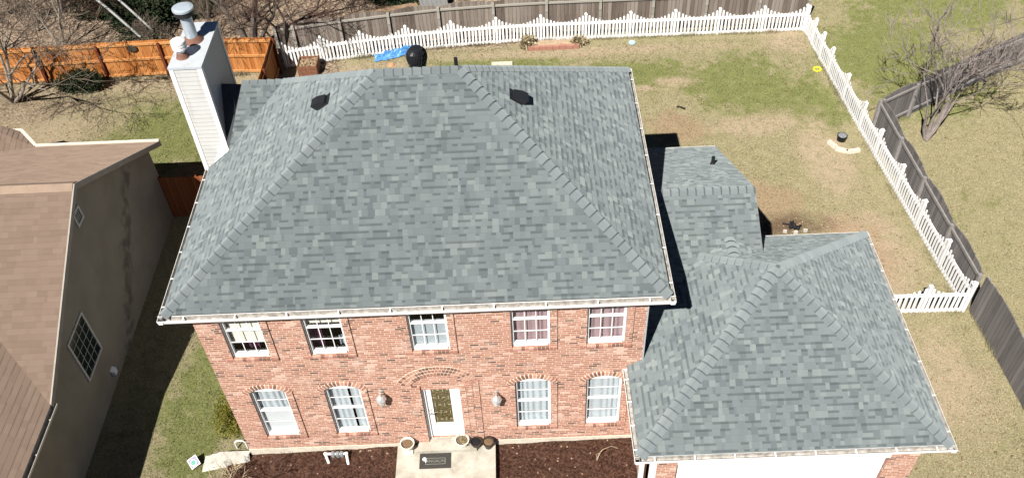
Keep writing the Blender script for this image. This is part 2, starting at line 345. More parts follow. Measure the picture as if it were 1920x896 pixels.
nt_.links.new(gi_.outputs['Random Per Island'], rp_.inputs[0]); nt_.links.new(src_, mxn.inputs[6]); nt_.links.new(rp_.outputs[0], mxn.inputs[7]); nt_.links.new(mxn.outputs[2], b_n.inputs['Base Color'])
for l_ in list(b_n.inputs['Normal'].links): nt_.links.remove(l_)
g = G('brown wood mulch'); p = g.pos(); vc = g.sep(g.voro(p, 26, out='Color')); n = g.noise(p, 3, 4); n2 = g.noise(p, 45, 4, .7)
c = g.ramp(g.math('ADD', g.math('MULTIPLY', vc[0], .45), g.math('MULTIPLY', n2, .55)), [(.2, (.020, .010, .007)), (.5, (.068, .034, .023)), (.72, (.105, .056, .038)), (.88, (.17, .10, .07))])
c = g.mix(g.math('MULTIPLY', g.math('GREATER_THAN', vc[1], .993), .6), c, (.48, .36, .26))
g.bump(g.math('ADD', vc[0], n2), .8, .03); M_MULCH = g.done(c, .95, .1)
M_ASPH = plain('driveway concrete', (.38, .36, .33), .9, .1, 3)

# ------------------------------------------------------------------ setting
ZG = -0.3
def sheet(name, pts, z, mat, kind='structure'):
    mb = MB(); mb.face([(x_, y_, z if not callable(z) else z(x_, y_)) for x_, y_ in pts]); o = mb.build(name, mat); tag(o, kind=kind); return o
mb = MB()
S = 400.0
mb.face([(-S, -S, ZG), (S, -S, ZG), (S, S, ZG), (-S, S, ZG)]); tag(mb.build('ground', M_LAWN), kind='structure')
# mulch beds slope away from the wall
def bed(x0, x1, za, zb, y1=-2.0):
    mb = MB(); nx, ny = int((x1 - x0) / .06), int(-y1 / .06)
    P = {}
    for i in range(nx + 1):
        for j in range(ny + 1):
            x_ = x0 + (x1 - x0) * i / nx; y_ = 0.02 + (y1) * j / ny; t = i / nx; s_ = j / ny
            z_ = (za + (zb - za) * t) * (1 - s_) + (-.27) * s_ + .05 * (mnoise.noise(Vector((x_ * 1.7, y_ * 1.7, 3))) ) + .022 * mnoise.noise(Vector((x_ * 11, y_ * 11, 1)))
            P[i, j] = (x_, y_, max(z_, ZG + .01))
    for i in range(nx):
        for j in range(ny): mb.face([P[i, j], P[i, j + 1], P[i + 1, j + 1], P[i + 1, j]])
    return mb.build('mulch_bed', M_MULCH, None, merge=True)
tag(bed(-.55, 3.63, -.27, -.10), kind='structure'); tag(bed(5.97, 9.32, -.19, -.10), kind='structure')
mb = MB(); mb.box(3.62, 5.985, -3.2, -.055, ZG, .0); mb.box(4.13, 5.54, -.30, -.05, .0, .103); mb.box(4.413, 5.264, -.05, .06, .04, .1035)
tag(mb.build('porch_slab', M_CONC), kind='structure')
mb = MB(); mb.box(9.9, 14.5, -9, -2.0, ZG, ZG + .03); tag(mb.build('driveway', M_ASPH), kind='structure')

# grass blades standing on the lawns the photo shows
mb = MB(); rg = random.Random(99)
def bare_at(x_, y_):
    for cx, cy, ax, ay in ((17.0, 5.9, 1.1, 1.6), (16.7, 10.3, .8, 1.8), (17.2, 1.3, 1.1, 1.5), (-6.5, 15.7, 6.0, .5), (-10.5, 13.2, 2.5, 1.4), (14.75, 7.25, 1.1, .8), (17.42, 10.97, .3, .3)):
        if ((x_ - cx) / ax) ** 2 + ((y_ - cy) / ay) ** 2 < rg.uniform(.6, 1.2): return True
    return False
for (xa, xb, ya, yb, dens) in ((10, 17.7, 7.6, 17.0, 620), (12.4, 18.2, 3.9, 7.6, 620), (15.4, 18.7, -2.5, 3.6, 600), (18.2, 27.5, -1, 22, 420), (-14, -2.0, 9.0, 15.9, 520), (-3.6, -.05, -1.6, 5.0, 600), (1.0, 10, 15.6, 17.0, 420)):
    for i in range(int((xb - xa) * (yb - ya) * dens)):
        x_, y_ = rg.uniform(xa, xb), rg.uniform(ya, yb)
        if bare_at(x_, y_) and rg.random() < .8: continue
        if 15.9 < y_ and x_ < -.2: continue
        if mnoise.noise(Vector((x_ * 2.6, y_ * 2.6, 4))) + .45 < rg.uniform(-.2, .6): continue
        a_ = rg.uniform(0, 6.283); h = rg.uniform(.02, .05) * (1 + 1.2 * max(0, mnoise.noise(Vector((x_ * 4.5, y_ * 4.5, 9))))); ln = rg.uniform(.02, .07); w_ = rg.uniform(.006, .012); c_, s_ = math.cos(a_), math.sin(a_); b_ = rg.uniform(0, 6.283)
        mb.face([(x_ - c_ * w_, y_ - s_ * w_, ZG), (x_ + c_ * w_, y_ + s_ * w_, ZG), (x_ + math.cos(b_) * ln, y_ + math.sin(b_) * ln, ZG + h)], [(0, 0)] * 3)
for (xa, ya, xb, yb) in ((-.2, 16.62, 3.6, 17.2), (3.6, 17.2, 7, 17.4), (7, 17.38, 17.7, 17.34), (17.8, 17.2, 17.95, 12), (17.95, 12, 18.65, 3.8), (15.2, 3.62, 18.6, 3.6), (18.55, 11, 19.05, 0), (18.6, 11.3, 25, 14.75), (-12.5, 16.0, -2.2, 16.05)):
    n_ = int(math.hypot(xb - xa, yb - ya) * 260)
    for i in range(n_):
        t_ = rg.random(); k_ = mnoise.noise(Vector((xa + t_ * (xb - xa), (ya + t_ * (yb - ya)), 2)) * 2.2) + .5
        if rg.random() > k_: continue
        x_ = xa + t_ * (xb - xa) + rg.gauss(0, .05); y_ = ya + t_ * (yb - ya) - abs(rg.gauss(0, .06)); h = rg.uniform(.05, .16) * (.6 + k_); a_ = rg.uniform(0, 6.283); b_ = rg.uniform(0, 6.283); w_ = .008; ln = rg.uniform(.02, .08)
        mb.face([(x_ - math.cos(a_) * w_, y_ - math.sin(a_) * w_, ZG), (x_ + math.cos(a_) * w_, y_ + math.sin(a_) * w_, ZG), (x_ + math.cos(b_) * ln, y_ + math.sin(b_) * ln, ZG + h)], [(0, 0)] * 3)
lv = MB()
for i in range(1500):
    x_, y_ = rg.choice(((rg.uniform(10, 17.8), rg.uniform(7, 17.1)), (rg.uniform(-13, -2), rg.uniform(9.5, 16)), (rg.uniform(0, 12), rg.uniform(15.6, 17)), (rg.uniform(18.5, 27), rg.uniform(0, 20)), (rg.uniform(15.4, 18.7), rg.uniform(-2, 3.5)), (rg.uniform(14, 18), rg.uniform(4, 7.5))))
    a_ = rg.uniform(0, 6.283); l_ = rg.uniform(.02, .055); c_, s_ = math.cos(a_) * l_, math.sin(a_) * l_; h = rg.uniform(.02, .06)
    lv.face([(x_ - c_, y_ - s_, ZG + h), (x_ + s_ * .5, y_ - c_ * .5, ZG + h + .01), (x_ + c_, y_ + s_, ZG + h), (x_ - s_ * .5, y_ + c_ * .5, ZG + h + .012)], [(0, 0)] * 4)
tag(lv.build('fallen_leaves', M_DRYL), 'dry leaves scattered over the lawns', 'leaves', kind='stuff')
tag(mb.build('grass', M_BLADE), 'short dormant grass covering the lawns', 'grass', kind='stuff')

# ------------------------------------------------------------------ the brick house
W, D, H = 9.327, 6.918, 5.45
house = empty('brick_house', (4.6, 0, ZG), 'two storey red brick house with grey shingled hip roof and attached garage', 'house')
UX = [.540, 2.219, 4.384, 6.516, 8.104]; UW = .817; UB = 3.638; UR = 4.49; UT = 5.27
LX = [.569, 2.247, 6.530, 8.136]; LW = .806; LB = .555; LR = 1.53; LS = 2.36; LT = 2.51
DX, DW, DB, DT = 4.401, .875, .10, 2.19
ARC_R = .616; ARC_Z = LT - ARC_R
ops = [(u, u + UW, UB, lambda t: UT) for u in UX] + [(l, l + LW, LB, (lambda t, c=l + LW / 2: ARC_Z + math.sqrt(max(ARC_R ** 2 - (t - c) ** 2, 0)))) for l in LX] + [(DX, DX + DW, DB, lambda t: DT)]
def wall_front():
    mb = MB(); z0, z1 = 0.0, 5.36
    xs = {0.0, W}
    for a, b, zb, tf in ops:
        k = 12 if tf(a) != tf((a + b) / 2) else 1
        for i in range(k + 1): xs.add(a + (b - a) * i / k)
    xs = sorted(xs)
    for a, b in zip(xs, xs[1:]):
        if b - a < 1e-6: continue
        m = (a + b) / 2; cuts = sorted([o for o in ops if o[0] < m < o[1]], key=lambda o: o[2])
        lo = (z0, z0)
        for o in cuts:
            mb.face([(a, 0, lo[0]), (b, 0, lo[1]), (b, 0, o[2]), (a, 0, o[2])]); lo = (o[3](a), o[3](b))
        mb.face([(a, 0, lo[0]), (b, 0, lo[1]), (b, 0, z1), (a, 0, z1)])
    d = .16                                                # the brick returns into each opening
    for a, b, zb, tf in ops:
        mb.face([(a, 0, zb), (a, d, zb), (b, d, zb), (b, 0, zb)])
        mb.face([(a, 0, zb), (a, 0, tf(a)), (a, d, tf(a)), (a, d, zb)]); mb.face([(b, 0, zb), (b, d, zb), (b, d, tf(b)), (b, 0, tf(b))])
        k = 10
        for i in range(k):
            s0, s1 = a + (b - a) * i / k, a + (b - a) * (i + 1) / k
            mb.face([(s0, 0, tf(s0)), (s1, 0, tf(s1)), (s1, d, tf(s1)), (s0, d, tf(s0))])
    return mb
wall_front().build('front_wall', M_BRICK, house)
mb = MB()
mb.face([(W, 0, ZG), (W, D, ZG), (W, D, 5.36), (W, 0, 5.36)]); mb.face([(0, D, ZG), (0, 0, ZG), (0, 0, 5.36), (0, D, 5.36)]); mb.face([(W, D, ZG), (0, D, ZG), (0, D, 5.36), (W, D, 5.36)])
mb.face([(.2, 4.2, 5.3), (.2, 7.2, 5.3), (.2, 5.72, 6.6)])
mb.build('side_wall', M_SIDEG, house)
mb = MB(); mb.box(W + .001, W + .035, -.012, .07, -.0, 5.35); mb.build('corner_board', M_SIDEG, house)
mb = MB(); mb.box(-.012, W, -.012, .03, ZG, -.003); mb.build('foundation', M_FOUND, house)
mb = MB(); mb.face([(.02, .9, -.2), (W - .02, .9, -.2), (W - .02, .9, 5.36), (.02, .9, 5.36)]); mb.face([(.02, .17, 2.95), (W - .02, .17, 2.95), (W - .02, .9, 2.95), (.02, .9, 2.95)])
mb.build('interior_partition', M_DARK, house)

# brick trim: raised jamb bands, sills and arches
def vousoirs(cx, cz, r0, r1, a0, a1, n, y0, y1, gap=.020):
    mb = MB()
    for i in range(n):
        t0 = a0 + (a1 - a0) * i / n; t1 = a0 + (a1 - a0) * (i + 1) / n; ga = gap / 2 / r1
        t0 += ga; t1 -= ga
        P = lambda r_, t, y_: Vector((cx + r_ * math.cos(t), y_, cz + r_ * math.sin(t)))
        q = [P(r0, t0, y0), P(r1, t0, y0), P(r1, t1, y0), P(r0, t1, y0)]; k = [P(r0, t0, y1), P(r1, t0, y1), P(r1, t1, y1), P(r0, t1, y1)]
        vv = q + k; b = len(mb.v); mb.v += [tuple(p_) for p_ in vv]
        for f in ((0, 3, 2, 1), (0, 1, 5, 4), (1, 2, 6, 5), (2, 3, 7, 6), (3, 0, 4, 7)):
            mb.f.append([b + i_ for i_ in f]); mb.uv += [(0, 0)] * 4; mb.mi.append(0)
    return mb
def ring_backing(cx, cz, r0, r1, a0, a1, y):
    mb = MB(); n = 16
    for i in range(n):
        t0 = a0 + (a1 - a0) * i / n; t1 = a0 + (a1 - a0) * (i + 1) / n
        P = lambda r_, t, y_: (cx + r_ * math.cos(t), y_, cz + r_ * math.sin(t))
        mb.face([P(r0, t0, y), P(r0, t1, y), P(r1, t1, y), P(r1, t0, y)])
        mb.face([P(r1, t0, y), P(r1, t1, y), P(r1, t1, 0), P(r1, t0, 0)]); mb.face([P(r0, t0, y), P(r0, t0, .02), P(r0, t1, .02), P(r0, t1, y)])
    return mb
def sill_bricks(x0, x1, z1, h=.085, y0=-.045, y1=.10):
    mb = MB(); n = int(round((x1 - x0) / .085)); w = (x1 - x0) / n
    for i in range(n):
        a, b = x0 + i * w + .005, x0 + (i + 1) * w - .005; bs = len(mb.v)
        mb.v += [(a, y0, z1 - h), (b, y0, z1 - h), (b, y0, z1 - .02), (a, y0, z1 - .02), (a, y1, z1 - h), (b, y1, z1 - h), (b, y1, z1), (a, y1, z1)]
        for f in ((0, 1, 2, 3), (3, 2, 6, 7), (1, 5, 6, 2), (0, 3, 7, 4), (0, 4, 5, 1)):
            mb.f.append([bs + k for k in f]); mb.uv += [(0, 0)] * 4; mb.mi.append(0)
    mb.box(x0, x1, y0 + .006, y1, z1 - h + .001, z1 - .026, 1)
    return mb
for i, u in enumerate(UX):
    mb = MB(); mb.box(u - .15, u - .002, -.03, -.001, UB - .09, 5.34); mb.build('jamb_band', M_BRICK, house)
    mb = MB(); mb.box(u + UW + .002, u + UW + .15, -.03, -.001, UB - .09, 5.34); mb.build('jamb_band', M_BRICK, house)
    sill_bricks(u - .15, u + UW + .15, UB).build('brick_sill', [M_VOUS, M_MORTAR], house)
for l in LX:
    cx = l + LW / 2; a0 = math.acos((LW / 2) / ARC_R); 
    mb = MB(); mb.box(l - .15, l - .002, -.03, -.001, LB - .09, LS - .03); mb.build('jamb_band', M_BRICK, house)
    mb = MB(); mb.box(l + LW + .002, l + LW + .15, -.03, -.001, LB - .09, LS - .03); mb.build('jamb_band', M_BRICK, house)
    sill_bricks(l - .15, l + LW + .15, LB).build('brick_sill', [M_VOUS, M_MORTAR], house)
    ar = vousoirs(cx, ARC_Z, ARC_R, ARC_R + .125, a0 - .16, math.pi - a0 + .16, 14, -.036, -.002, .028).build('brick_arch', M_VOUS, house)
    o = ring_backing(cx, ARC_Z, ARC_R - .001, ARC_R + .124, a0 - .17, math.pi - a0 + .17, -.031).build('mortar_bed', M_MORTAR, None); o.parent = ar
# stepped door surround
dc = DX + DW / 2 - .015; dz = 2.016
aa0 = math.atan2(.344, .66)
for k in range(3):
    r0 = .745 + k * .097
    ar = vousoirs(dc, dz, r0 + .004, r0 + .093, aa0 - .02 * k, math.pi - aa0 + .02 * k, 22 + 3 * k, -.034 + .008 * k, -.002, .014).build('brick_arch', M_VOUS, house)
    o = ring_backing(dc, dz, r0, r0 + .097, aa0 - .02 * k, math.pi - aa0 + .02 * k, -.030 + .008 * k).build('mortar_bed', M_MORTAR, None); o.parent = ar
for s in (-1, 1):
    for k, (a, b, y_) in enumerate(((.455, .60, -.045), (.603, .75, -.035), (.753, .90, -.025))):
        x0, x1 = sorted((dc + s * a, dc + s * b))
        if k == 0: x0, x1 = (x0, DX - .004) if s < 0 else (DX + DW + .004, x1)
        mb = MB(); mb.box(x0, x1, y_, -.001, .0, 2.355 + .075 * k); mb.build('pilaster', M_BRICK, house)

# windows
def pleats(mb, x0, x1, z0, z1, y, amp=.02, per=.085, mat=0, seed=0):
    r_ = random.Random(seed); n = max(6, int((x1 - x0) / .012)); ph = r_.random() * 6
    pts = []
    for i in range(n + 1):
        x_ = x0 + (x1 - x0) * i / n
        pts.append((x_, y + amp * math.sin(ph + x_ / per * 6.28 + 1.3 * math.sin(x_ * 9 + ph)) + amp * .4 * math.sin(x_ * 37 + ph)))
    for (a, ya), (b, yb) in zip(pts, pts[1:]): mb.face([(a, ya, z0), (b, yb, z0), (b, yb, z1), (a, ya, z1)], None, mat)
def arch_z(x_, l): return ARC_Z + math.sqrt(max(ARC_R ** 2 - (x_ - l - LW / 2) ** 2, 0))
FY = .045                                                    # frame face
def window(x0, w, zb, zr, zt, arch=False):
    root = MB(); f = root; x1 = x0 + w; t = .05
    f.box(x0 + .002, x0 + t, FY, .125, zb + .002, zt - .002); f.box(x1 - t, x1 - .002, FY, .125, zb + .002, zt - .002)
    f.box(x0 + t, x1 - t, FY - .03, .125, zb + .002, zb + .075); f.box(x0 + t, x1 - t, FY, .125, zt - t, zt - .002)
    if arch:                                                  # solid white panel filling the curved head
        n = 12
        for i in range(n):
            a = x0 + .003 + (w - .006) * i / n; b = x0 + .003 + (w - .006) * (i + 1) / n
            f.face([(a, .008, zt - .003), (b, .008, zt - .003), (b, .008, arch_z(b, x0) - .003), (a, .008, arch_z(a, x0) - .003)])
    wn_ = f.build('window', M_WHITE, house)
    s = MB()
    s.box(x0 + t, x1 - t, FY + .005, .10, zr - .022, zr + .022)
    def grid(z0, z1, y, cols=3, rows=2):
        for i in range(1, cols):
            xc = x0 + t + (w - 2 * t) * i / cols; s.box(xc - .009, xc + .009, y - .006, y + .006, z0, z1)
        for j in range(1, rows):
            zc = z0 + (z1 - z0) * j / rows; s.box(x0 + t, x1 - t, y - .0075, y + .0075, zc - mw, zc + mw)
    cn = 1 if arch else 3; mw = .006 if arch else .009
    grid(zr + .022, zt - t, FY + .03, cn); grid(zb + .075, zr - .022, FY + .02, cn)
    o = s.build('sash', M_WHITE, None); o.parent = wn_
    p_ = MB(); p_.face([(x0 + t, FY + .045, zb + .07), (x1 - t, FY + .045, zb + .07), (x1 - t, FY + .045, zr), (x0 + t, FY + .045, zr)])
    o = p_.build('pane', M_GLASS, None); o.parent = wn_
    p_ = MB(); p_.face([(x0 + t, FY + .055, zr), (x1 - t, FY + .055, zr), (x1 - t, FY + .055, zt - t), (x0 + t, FY + .055, zt - t)])
    o = p_.build('pane', M_GLASS, None); o.parent = wn_
    j = MB(); j.box(x0 + .003, x0 + .009, .010, FY - .002, zb + .004, zt - .01); j.box(x1 - .009, x1 - .003, .010, FY - .002, zb + .004, zt - .01)
    o = j.build('jamb_liner', M_REVEAL, None); o.parent = wn_
    return wn_
def cover(win, kind, x0, x1, z0, z1, mat, y=.165, **k):
    if y > .165: y -= .03
    mb = MB()
    if kind == 'pleat': pleats(mb, x0, x1, z0, z1, y, **k); nm = 'curtain'
    elif kind == 'flat': mb.box(x0, x1, y, y + .012, z0, z1); nm = 'shade'
    else:
        nm = 'blind'; n = int((z1 - z0) / .045)
        for i in range(n):
            z_ = z0 + (z1 - z0) * (i + .5) / n; mb.face([(x0, y - .012, z_ - .020), (x1, y - .012, z_ - .020), (x1, y + .012, z_ + .020), (x0, y + .012, z_ + .020)])
    o = mb.build(nm, mat, None); o.parent = win
uw = [window(u, UW, UB, UR, UT) for u in UX]
lw = [window(l, LW, LB, LR, LS, True) for l in LX]
a = lambda i: (UX[i] + .03, UX[i] + UW - .03)
cover(uw[0], 'blind', *a(0), 3.95, UT, M_BLIND); cover(uw[0], 'pleat', UX[0] + .3, UX[0] + .55, UB, 4.1, M_PURP, y=.3, seed=3)
cover(uw[1], 'blind', *a(1), 4.52, UT, M_BLIND); cover(uw[1], 'pleat', UX[1] + .03, UX[1] + .27, UB, 4.5, M_PURP, y=.28, seed=4); cover(uw[1], 'pleat', UX[1] + .6, UX[1] + .79, UB, 3.95, M_GSHADE, y=.3, seed=5)
cover(uw[2], 'flat', *a(2), UB, UR, M_GSHADE, y=.14)
cover(uw[3], 'pleat', *a(3), UB, UT, M_MAUVE, seed=6, amp=.012, per=.14); cover(uw[4], 'pleat', *a(4), UB, UT, M_MAUVE, seed=7, amp=.012, per=.16)
b_ = lambda i: (LX[i] + .03, LX[i] + LW - .03)
cover(lw[0], 'pleat', *b_(0), LR - .05, LT - .1, M_SHEER, seed=8, amp=.020, per=.13); cover(lw[0], 'flat', *b_(0), LB, LR, M_SHADE, y=.135)
cover(lw[1], 'pleat', LX[1] + .03, LX[1] + .47, LB, LT - .1, M_SHEER, seed=9, amp=.010, per=.15); cover(lw[1], 'pleat', LX[1] + .53, LX[1] + .78, LB, LT - .1, M_SHEER, seed=10, amp=.010, per=.13)
cover(lw[2], 'pleat', *b_(2), LB, LT - .1, M_SHEER, seed=11, amp=.018, per=.13); cover(lw[3], 'pleat', *b_(3), LB, LT - .1, M_SHEER, seed=12, amp=.016, per=.15)

# front door
mb = MB(); y0 = .105
mb.box(DX + .004, DX + .07, .06, .15, DB + .003, DT - .003); mb.box(DX + DW - .07, DX + DW - .004, .06, .15, DB + .003, DT - .003); mb.box(DX + .07, DX + DW - .07, .06, .15, DT - .06, DT - .003)
mb.box(DX + .07, DX + DW - .07, y0, .15, DB + .012, DB + .55); mb.box(DX + .07, DX + .20, y0, .15, DB + .55, DT - .06); mb.box(DX + DW - .24, DX + DW - .07, y0, .15, DB + .55, DT - .06)
door = mb.build('front_door', M_WHITE, house)
mb = MB(); mb.face([(DX + .2, .13, DB + .55), (DX + DW - .24, .13, DB + .55), (DX + DW - .24, .13, DT - .06), (DX + .2, .13, DT - .06)]); o = mb.build('pane', M_LEAD, None); o.parent = door
mb = MB(); gx0, gx1, gz0, gz1 = DX + .2, DX + DW - .24, DB + .55, DT - .06
for i in range(5):
    for j in range(4):
        cx = gx0 + (gx1 - gx0) * (j + .5) / 4; cz = gz0 + (gz1 - gz0) * (i + .5) / 5
        mb.box(cx - .035, cx + .035, .122, .128, cz - .006, cz + .006) if (i + j) % 2 else mb.box(cx - .006, cx + .006, .1215, .1285, cz - .06, cz + .06)
o = mb.build('came', M_CAME, None); o.parent = door
mb = MB(); mb.tube((DX + .12, .105, 1.13), (DX + .12, .05, 1.13), .022, n=10); mb.tube((DX + .12, .05, 1.13), (DX + .19, .045, 1.12), .016, n=8); mb.tube((DX + .12, .105, 1.24), (DX + .12, .085, 1.24), .028, n=10); mb.box(DX + .095, DX + .145, .097, .1045, 1.02, 1.30)
o = mb.build('handle', plain('brushed nickel', (.6, .6, .6), .3, .05, 9, .5, .8), None); o.parent = door
mb = MB(); mb.box(DX + .004, DX + .010, .006, .06, DB + .004, DT - .004); mb.box(DX + DW - .010, DX + DW - .004, .006, .06, DB + .004, DT - .004)
o = mb.build('jamb_liner', M_REVEAL, None); o.parent = door

# lanterns
def lantern(x_, z_):
    mb = MB(); mb.lathe([(0, 0), (.055, 0), (.055, .015), (0, .02)], (0, 0, 0), 12)
    Mx = Matrix.Translation((x_, -.004, z_ + .12)) @ Matrix.Rotation(R(90), 4, 'X')
    mb.v = [tuple(Mx @ Vector(v_)) for v_ in mb.v]
    mb.tube((x_, -.02, z_ + .12), (x_, -.11, z_ + .19), .014, n=8); mb.tube((x_, -.11, z_ + .19), (x_, -.15, z_ + .15), .014, n=8)
    o = mb.build('wall_lantern', M_LN, house)
    mb = MB(); c_ = (x_, -.15, z_ - .12)
    mb.lathe([(0, .29), (.02, .28), (.03, .25), (.085, .21), (.125, .15), (.128, .135), (.11, .13)], c_, 8); k = mb.build('lamp_roof', M_LN, None); k.parent = o
    mb = MB(); mb.lathe([(.105, .135), (.075, -.06), (.05, -.09), (0, -.11)], c_, 8); k = mb.build('lamp_glass', M_LG, None); k.parent = o
M_LN = plain('brushed pewter', (.62, .61, .59), .3, .1, 14, .5, .55); M_LG = plain('frosted lantern glass', (.55, .53, .47), .25, .25, 16, .5)
lantern(3.51, 2.10); lantern(6.10, 1.90)

# roofs
def poly_roof(name, polys, mat=M_SH, parent=house):
    mb = MB()
    for p_ in polys: mb.face(p_)
    return mb.build(name, mat, parent)
def pl(px, pz, s):                                            # helper for planes kept explicit below
    return None
A = (-.335, -.335, 5.52); B = (9.69, -.335, 5.527); Cc = (9.69, 7.25, 5.53); aR = (5.708, 3.46, 8.44); aL = (3.987, 3.46, 8.44)
E1 = (-.335, 4.07, 5.52); P1 = (.19, 4.23, 5.875); V1 = (1.41, 5.72, 6.70); Q1 = (.42, 5.72, 6.70)
roof = poly_roof('roof', [[A, B, aR, aL], [B, Cc, aR], [A, aL, V1, P1, E1], [P1, V1, Q1], [Cc, (.42, 7.25, 5.53), Q1, V1, aL, aR]])
mb = MB()
for p0, p1 in ((E1, P1), (P1, Q1)):
    p0 = Vector(p0); p1 = Vector(p1); mb.face([p0, p1, p1 - Vector((0, 0, .22)), p0 - Vector((0, 0, .22))])
o = mb.build('rake_board', M_VENT, None); o.parent = roof
mb = MB(); mb.face([(-.06, 4.9, 5.62), (.21, 4.30, 5.80), (.42, 5.70, 6.64), (-.06, 5.70, 6.68)]); mb.face([(-.06, 5.70, 6.68), (.42, 5.70, 6.64), (.42, 7.2, 5.5), (-.06, 7.2, 5.5)])
o = mb.build('chimney_cricket', M_CRICKSH, None); o.parent = roof

def caps(p0, p1, nA, nB, parent, expo=.2, half=.145):
    """overlapping ridge shingles laid from p0 (low end) to p1"""
    p0 = Vector(p0); p1 = Vector(p1); d = p1 - p0; L = d.length; d.normalize(); mb = MB()
    nA = Vector(nA).normalized(); nB = Vector(nB).normalized()
    def wing(n_):
        w = d.cross(n_).normalized()
        return w
    wA = wing(nA); wB = wing(nB)
    other = lambda w, n2: w if w.dot(n2) < 0 else -w
    wA = other(wA, nB); wB = other(wB, nA)
    up = (nA + nB).normalized(); n = max(1, int(round(L / expo))); e = L / n; th = .020
    for i in range(n):
        s0 = i * e; s1 = min(s0 + e * 1.12, L); jit = rnd.uniform(-.006, .006)
        def sec(s_, lift):
            c_ = p0 + d * s_ + up * (lift + .010)
            return [c_ + wA * (half + jit) - up * (lift * .8 + .006), c_ + wA * .05 + nA * .004, c_, c_ + wB * .05 + nB * .004, c_ + wB * (half - jit) - up * (lift * .8 + .006)]
        lo = sec(s0, th + .008); hi = sec(s1, .002); b = len(mb.v); lo2 = [q - up * th * 1.6 for q in lo]
        mb.v += [tuple(q) for q in lo + hi + lo2]
        for k in range(4):
            mb.f.append([b + k, b + k + 1, b + 5 + k + 1, b + 5 + k]); mb.uv += [(0, 0), (1, 0), (1, 1), (0, 1)]; mb.mi.append(0)
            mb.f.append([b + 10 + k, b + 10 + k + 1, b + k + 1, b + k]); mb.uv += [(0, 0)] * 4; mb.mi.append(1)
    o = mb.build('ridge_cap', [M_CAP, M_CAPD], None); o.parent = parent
nF = (0, -.768, 1); nBk = (0, .768, 1); nL = (-.676, 0, 1); nR = (.731, 0, 1)
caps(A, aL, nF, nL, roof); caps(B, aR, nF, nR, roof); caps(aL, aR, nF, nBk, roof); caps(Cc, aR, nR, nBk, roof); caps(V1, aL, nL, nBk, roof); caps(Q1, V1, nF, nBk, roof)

# soffit + fascia under the main roof
mb = MB(); sx0, sx1, sy0, sy1 = -.325, 9.68, -.325, 7.24
mb.face([(sx0, sy0, 5.355), (sx0, 0, 5.355), (sx1, 0, 5.355), (sx1, sy0, 5.355)]); mb.face([(sx0, D, 5.355), (sx0, sy1, 5.355), (sx1, sy1, 5.355), (sx1, D, 5.355)])
mb.face([(sx0, 0, 5.355), (sx0, D, 5.355), (0, D, 5.355), (0, 0, 5.355)]); mb.face([(W, 0, 5.355), (W, D, 5.355), (sx1, D, 5.355), (sx1, 0, 5.355)])
mb.build('soffit', M_TRIM, house)
def gutter(p0, p1, outdir, name='gutter', parent=house, hang=6, top=.0, wdt=.105, hgt=.10, white=M_TRIM, ends=True):
    """open K-style gutter, p0-p1 is the outer top lip, outdir points away from the house"""
    p0 = Vector(p0); p1 = Vector(p1); o_ = Vector(outdir); zz = Vector((0, 0, 1)); mb = MB()
    prof = [(0.0, 0.0), (0.004, -.022), (-.012, -.03), (-.022, -hgt), (-wdt, -hgt), (-wdt, .045)]   # outside skin: lip, face, floor, back
    ins = [(-.008, 0.0), (-.010, -.022), (-.03, -hgt * .7), (-wdt + .004, -hgt * .7), (-wdt + .004, .03)]
    def line(pr, mat):
        for (a, za), (b, zb) in zip(pr, pr[1:]): mb.face([p0 + o_ * a + zz * za, p1 + o_ * a + zz * za, p1 + o_ * b + zz * zb, p0 + o_ * b + zz * zb], None, mat)
    line(prof, 0); line(ins, 1)
    line([(0.0, 0.0), (-.008, 0.0)], 0)
    if ends:
        for p_ in (p0, p1): mb.face([p_, p_ + o_ * -wdt, p_ + o_ * -wdt - zz * hgt, p_ + o_ * -.02 - zz * hgt], None, 0)
    gt = mb.build(name, [white, M_GUT], parent)
    L = (p1 - p0).length; n = hang
    for i in range(n):
        c_ = p0 + (p1 - p0) * ((i + .5) / n); t = (p1 - p0).normalized(); h = MB()
        for sgn in (1,):
            a0 = c_ - t * .014; a1 = c_ + t * .014
            h.face([a0 + zz * .002, a1 + zz * .002, a1 - o_ * wdt + zz * .012, a0 - o_ * wdt + zz * .012]); h.face([a0 - zz * .006, a0 - o_ * wdt + zz * .004, a1 - o_ * wdt + zz * .004, a1 - zz * .006]); h.face([a0 + zz * .002, a0 - zz * .006, a1 - zz * .006, a1 + zz * .002])
        k = h.build('gutter_hanger', white, None); k.parent = gt
    return gt
gutter((-.435, -.435, 5.45), (9.793, -.435, 5.45), (0, -1, 0), hang=10)
gutter((9.793, -.435, 5.45), (9.793, 7.353, 5.45), (1, 0, 0), hang=8)
gutter((-.435, 4.10, 5.45), (-.435, -.435, 5.45), (-1, 0, 0), hang=6)
gutter((9.793, 7.353, 5.45), (.3, 7.353, 5.45), (0, 1, 0), hang=0)

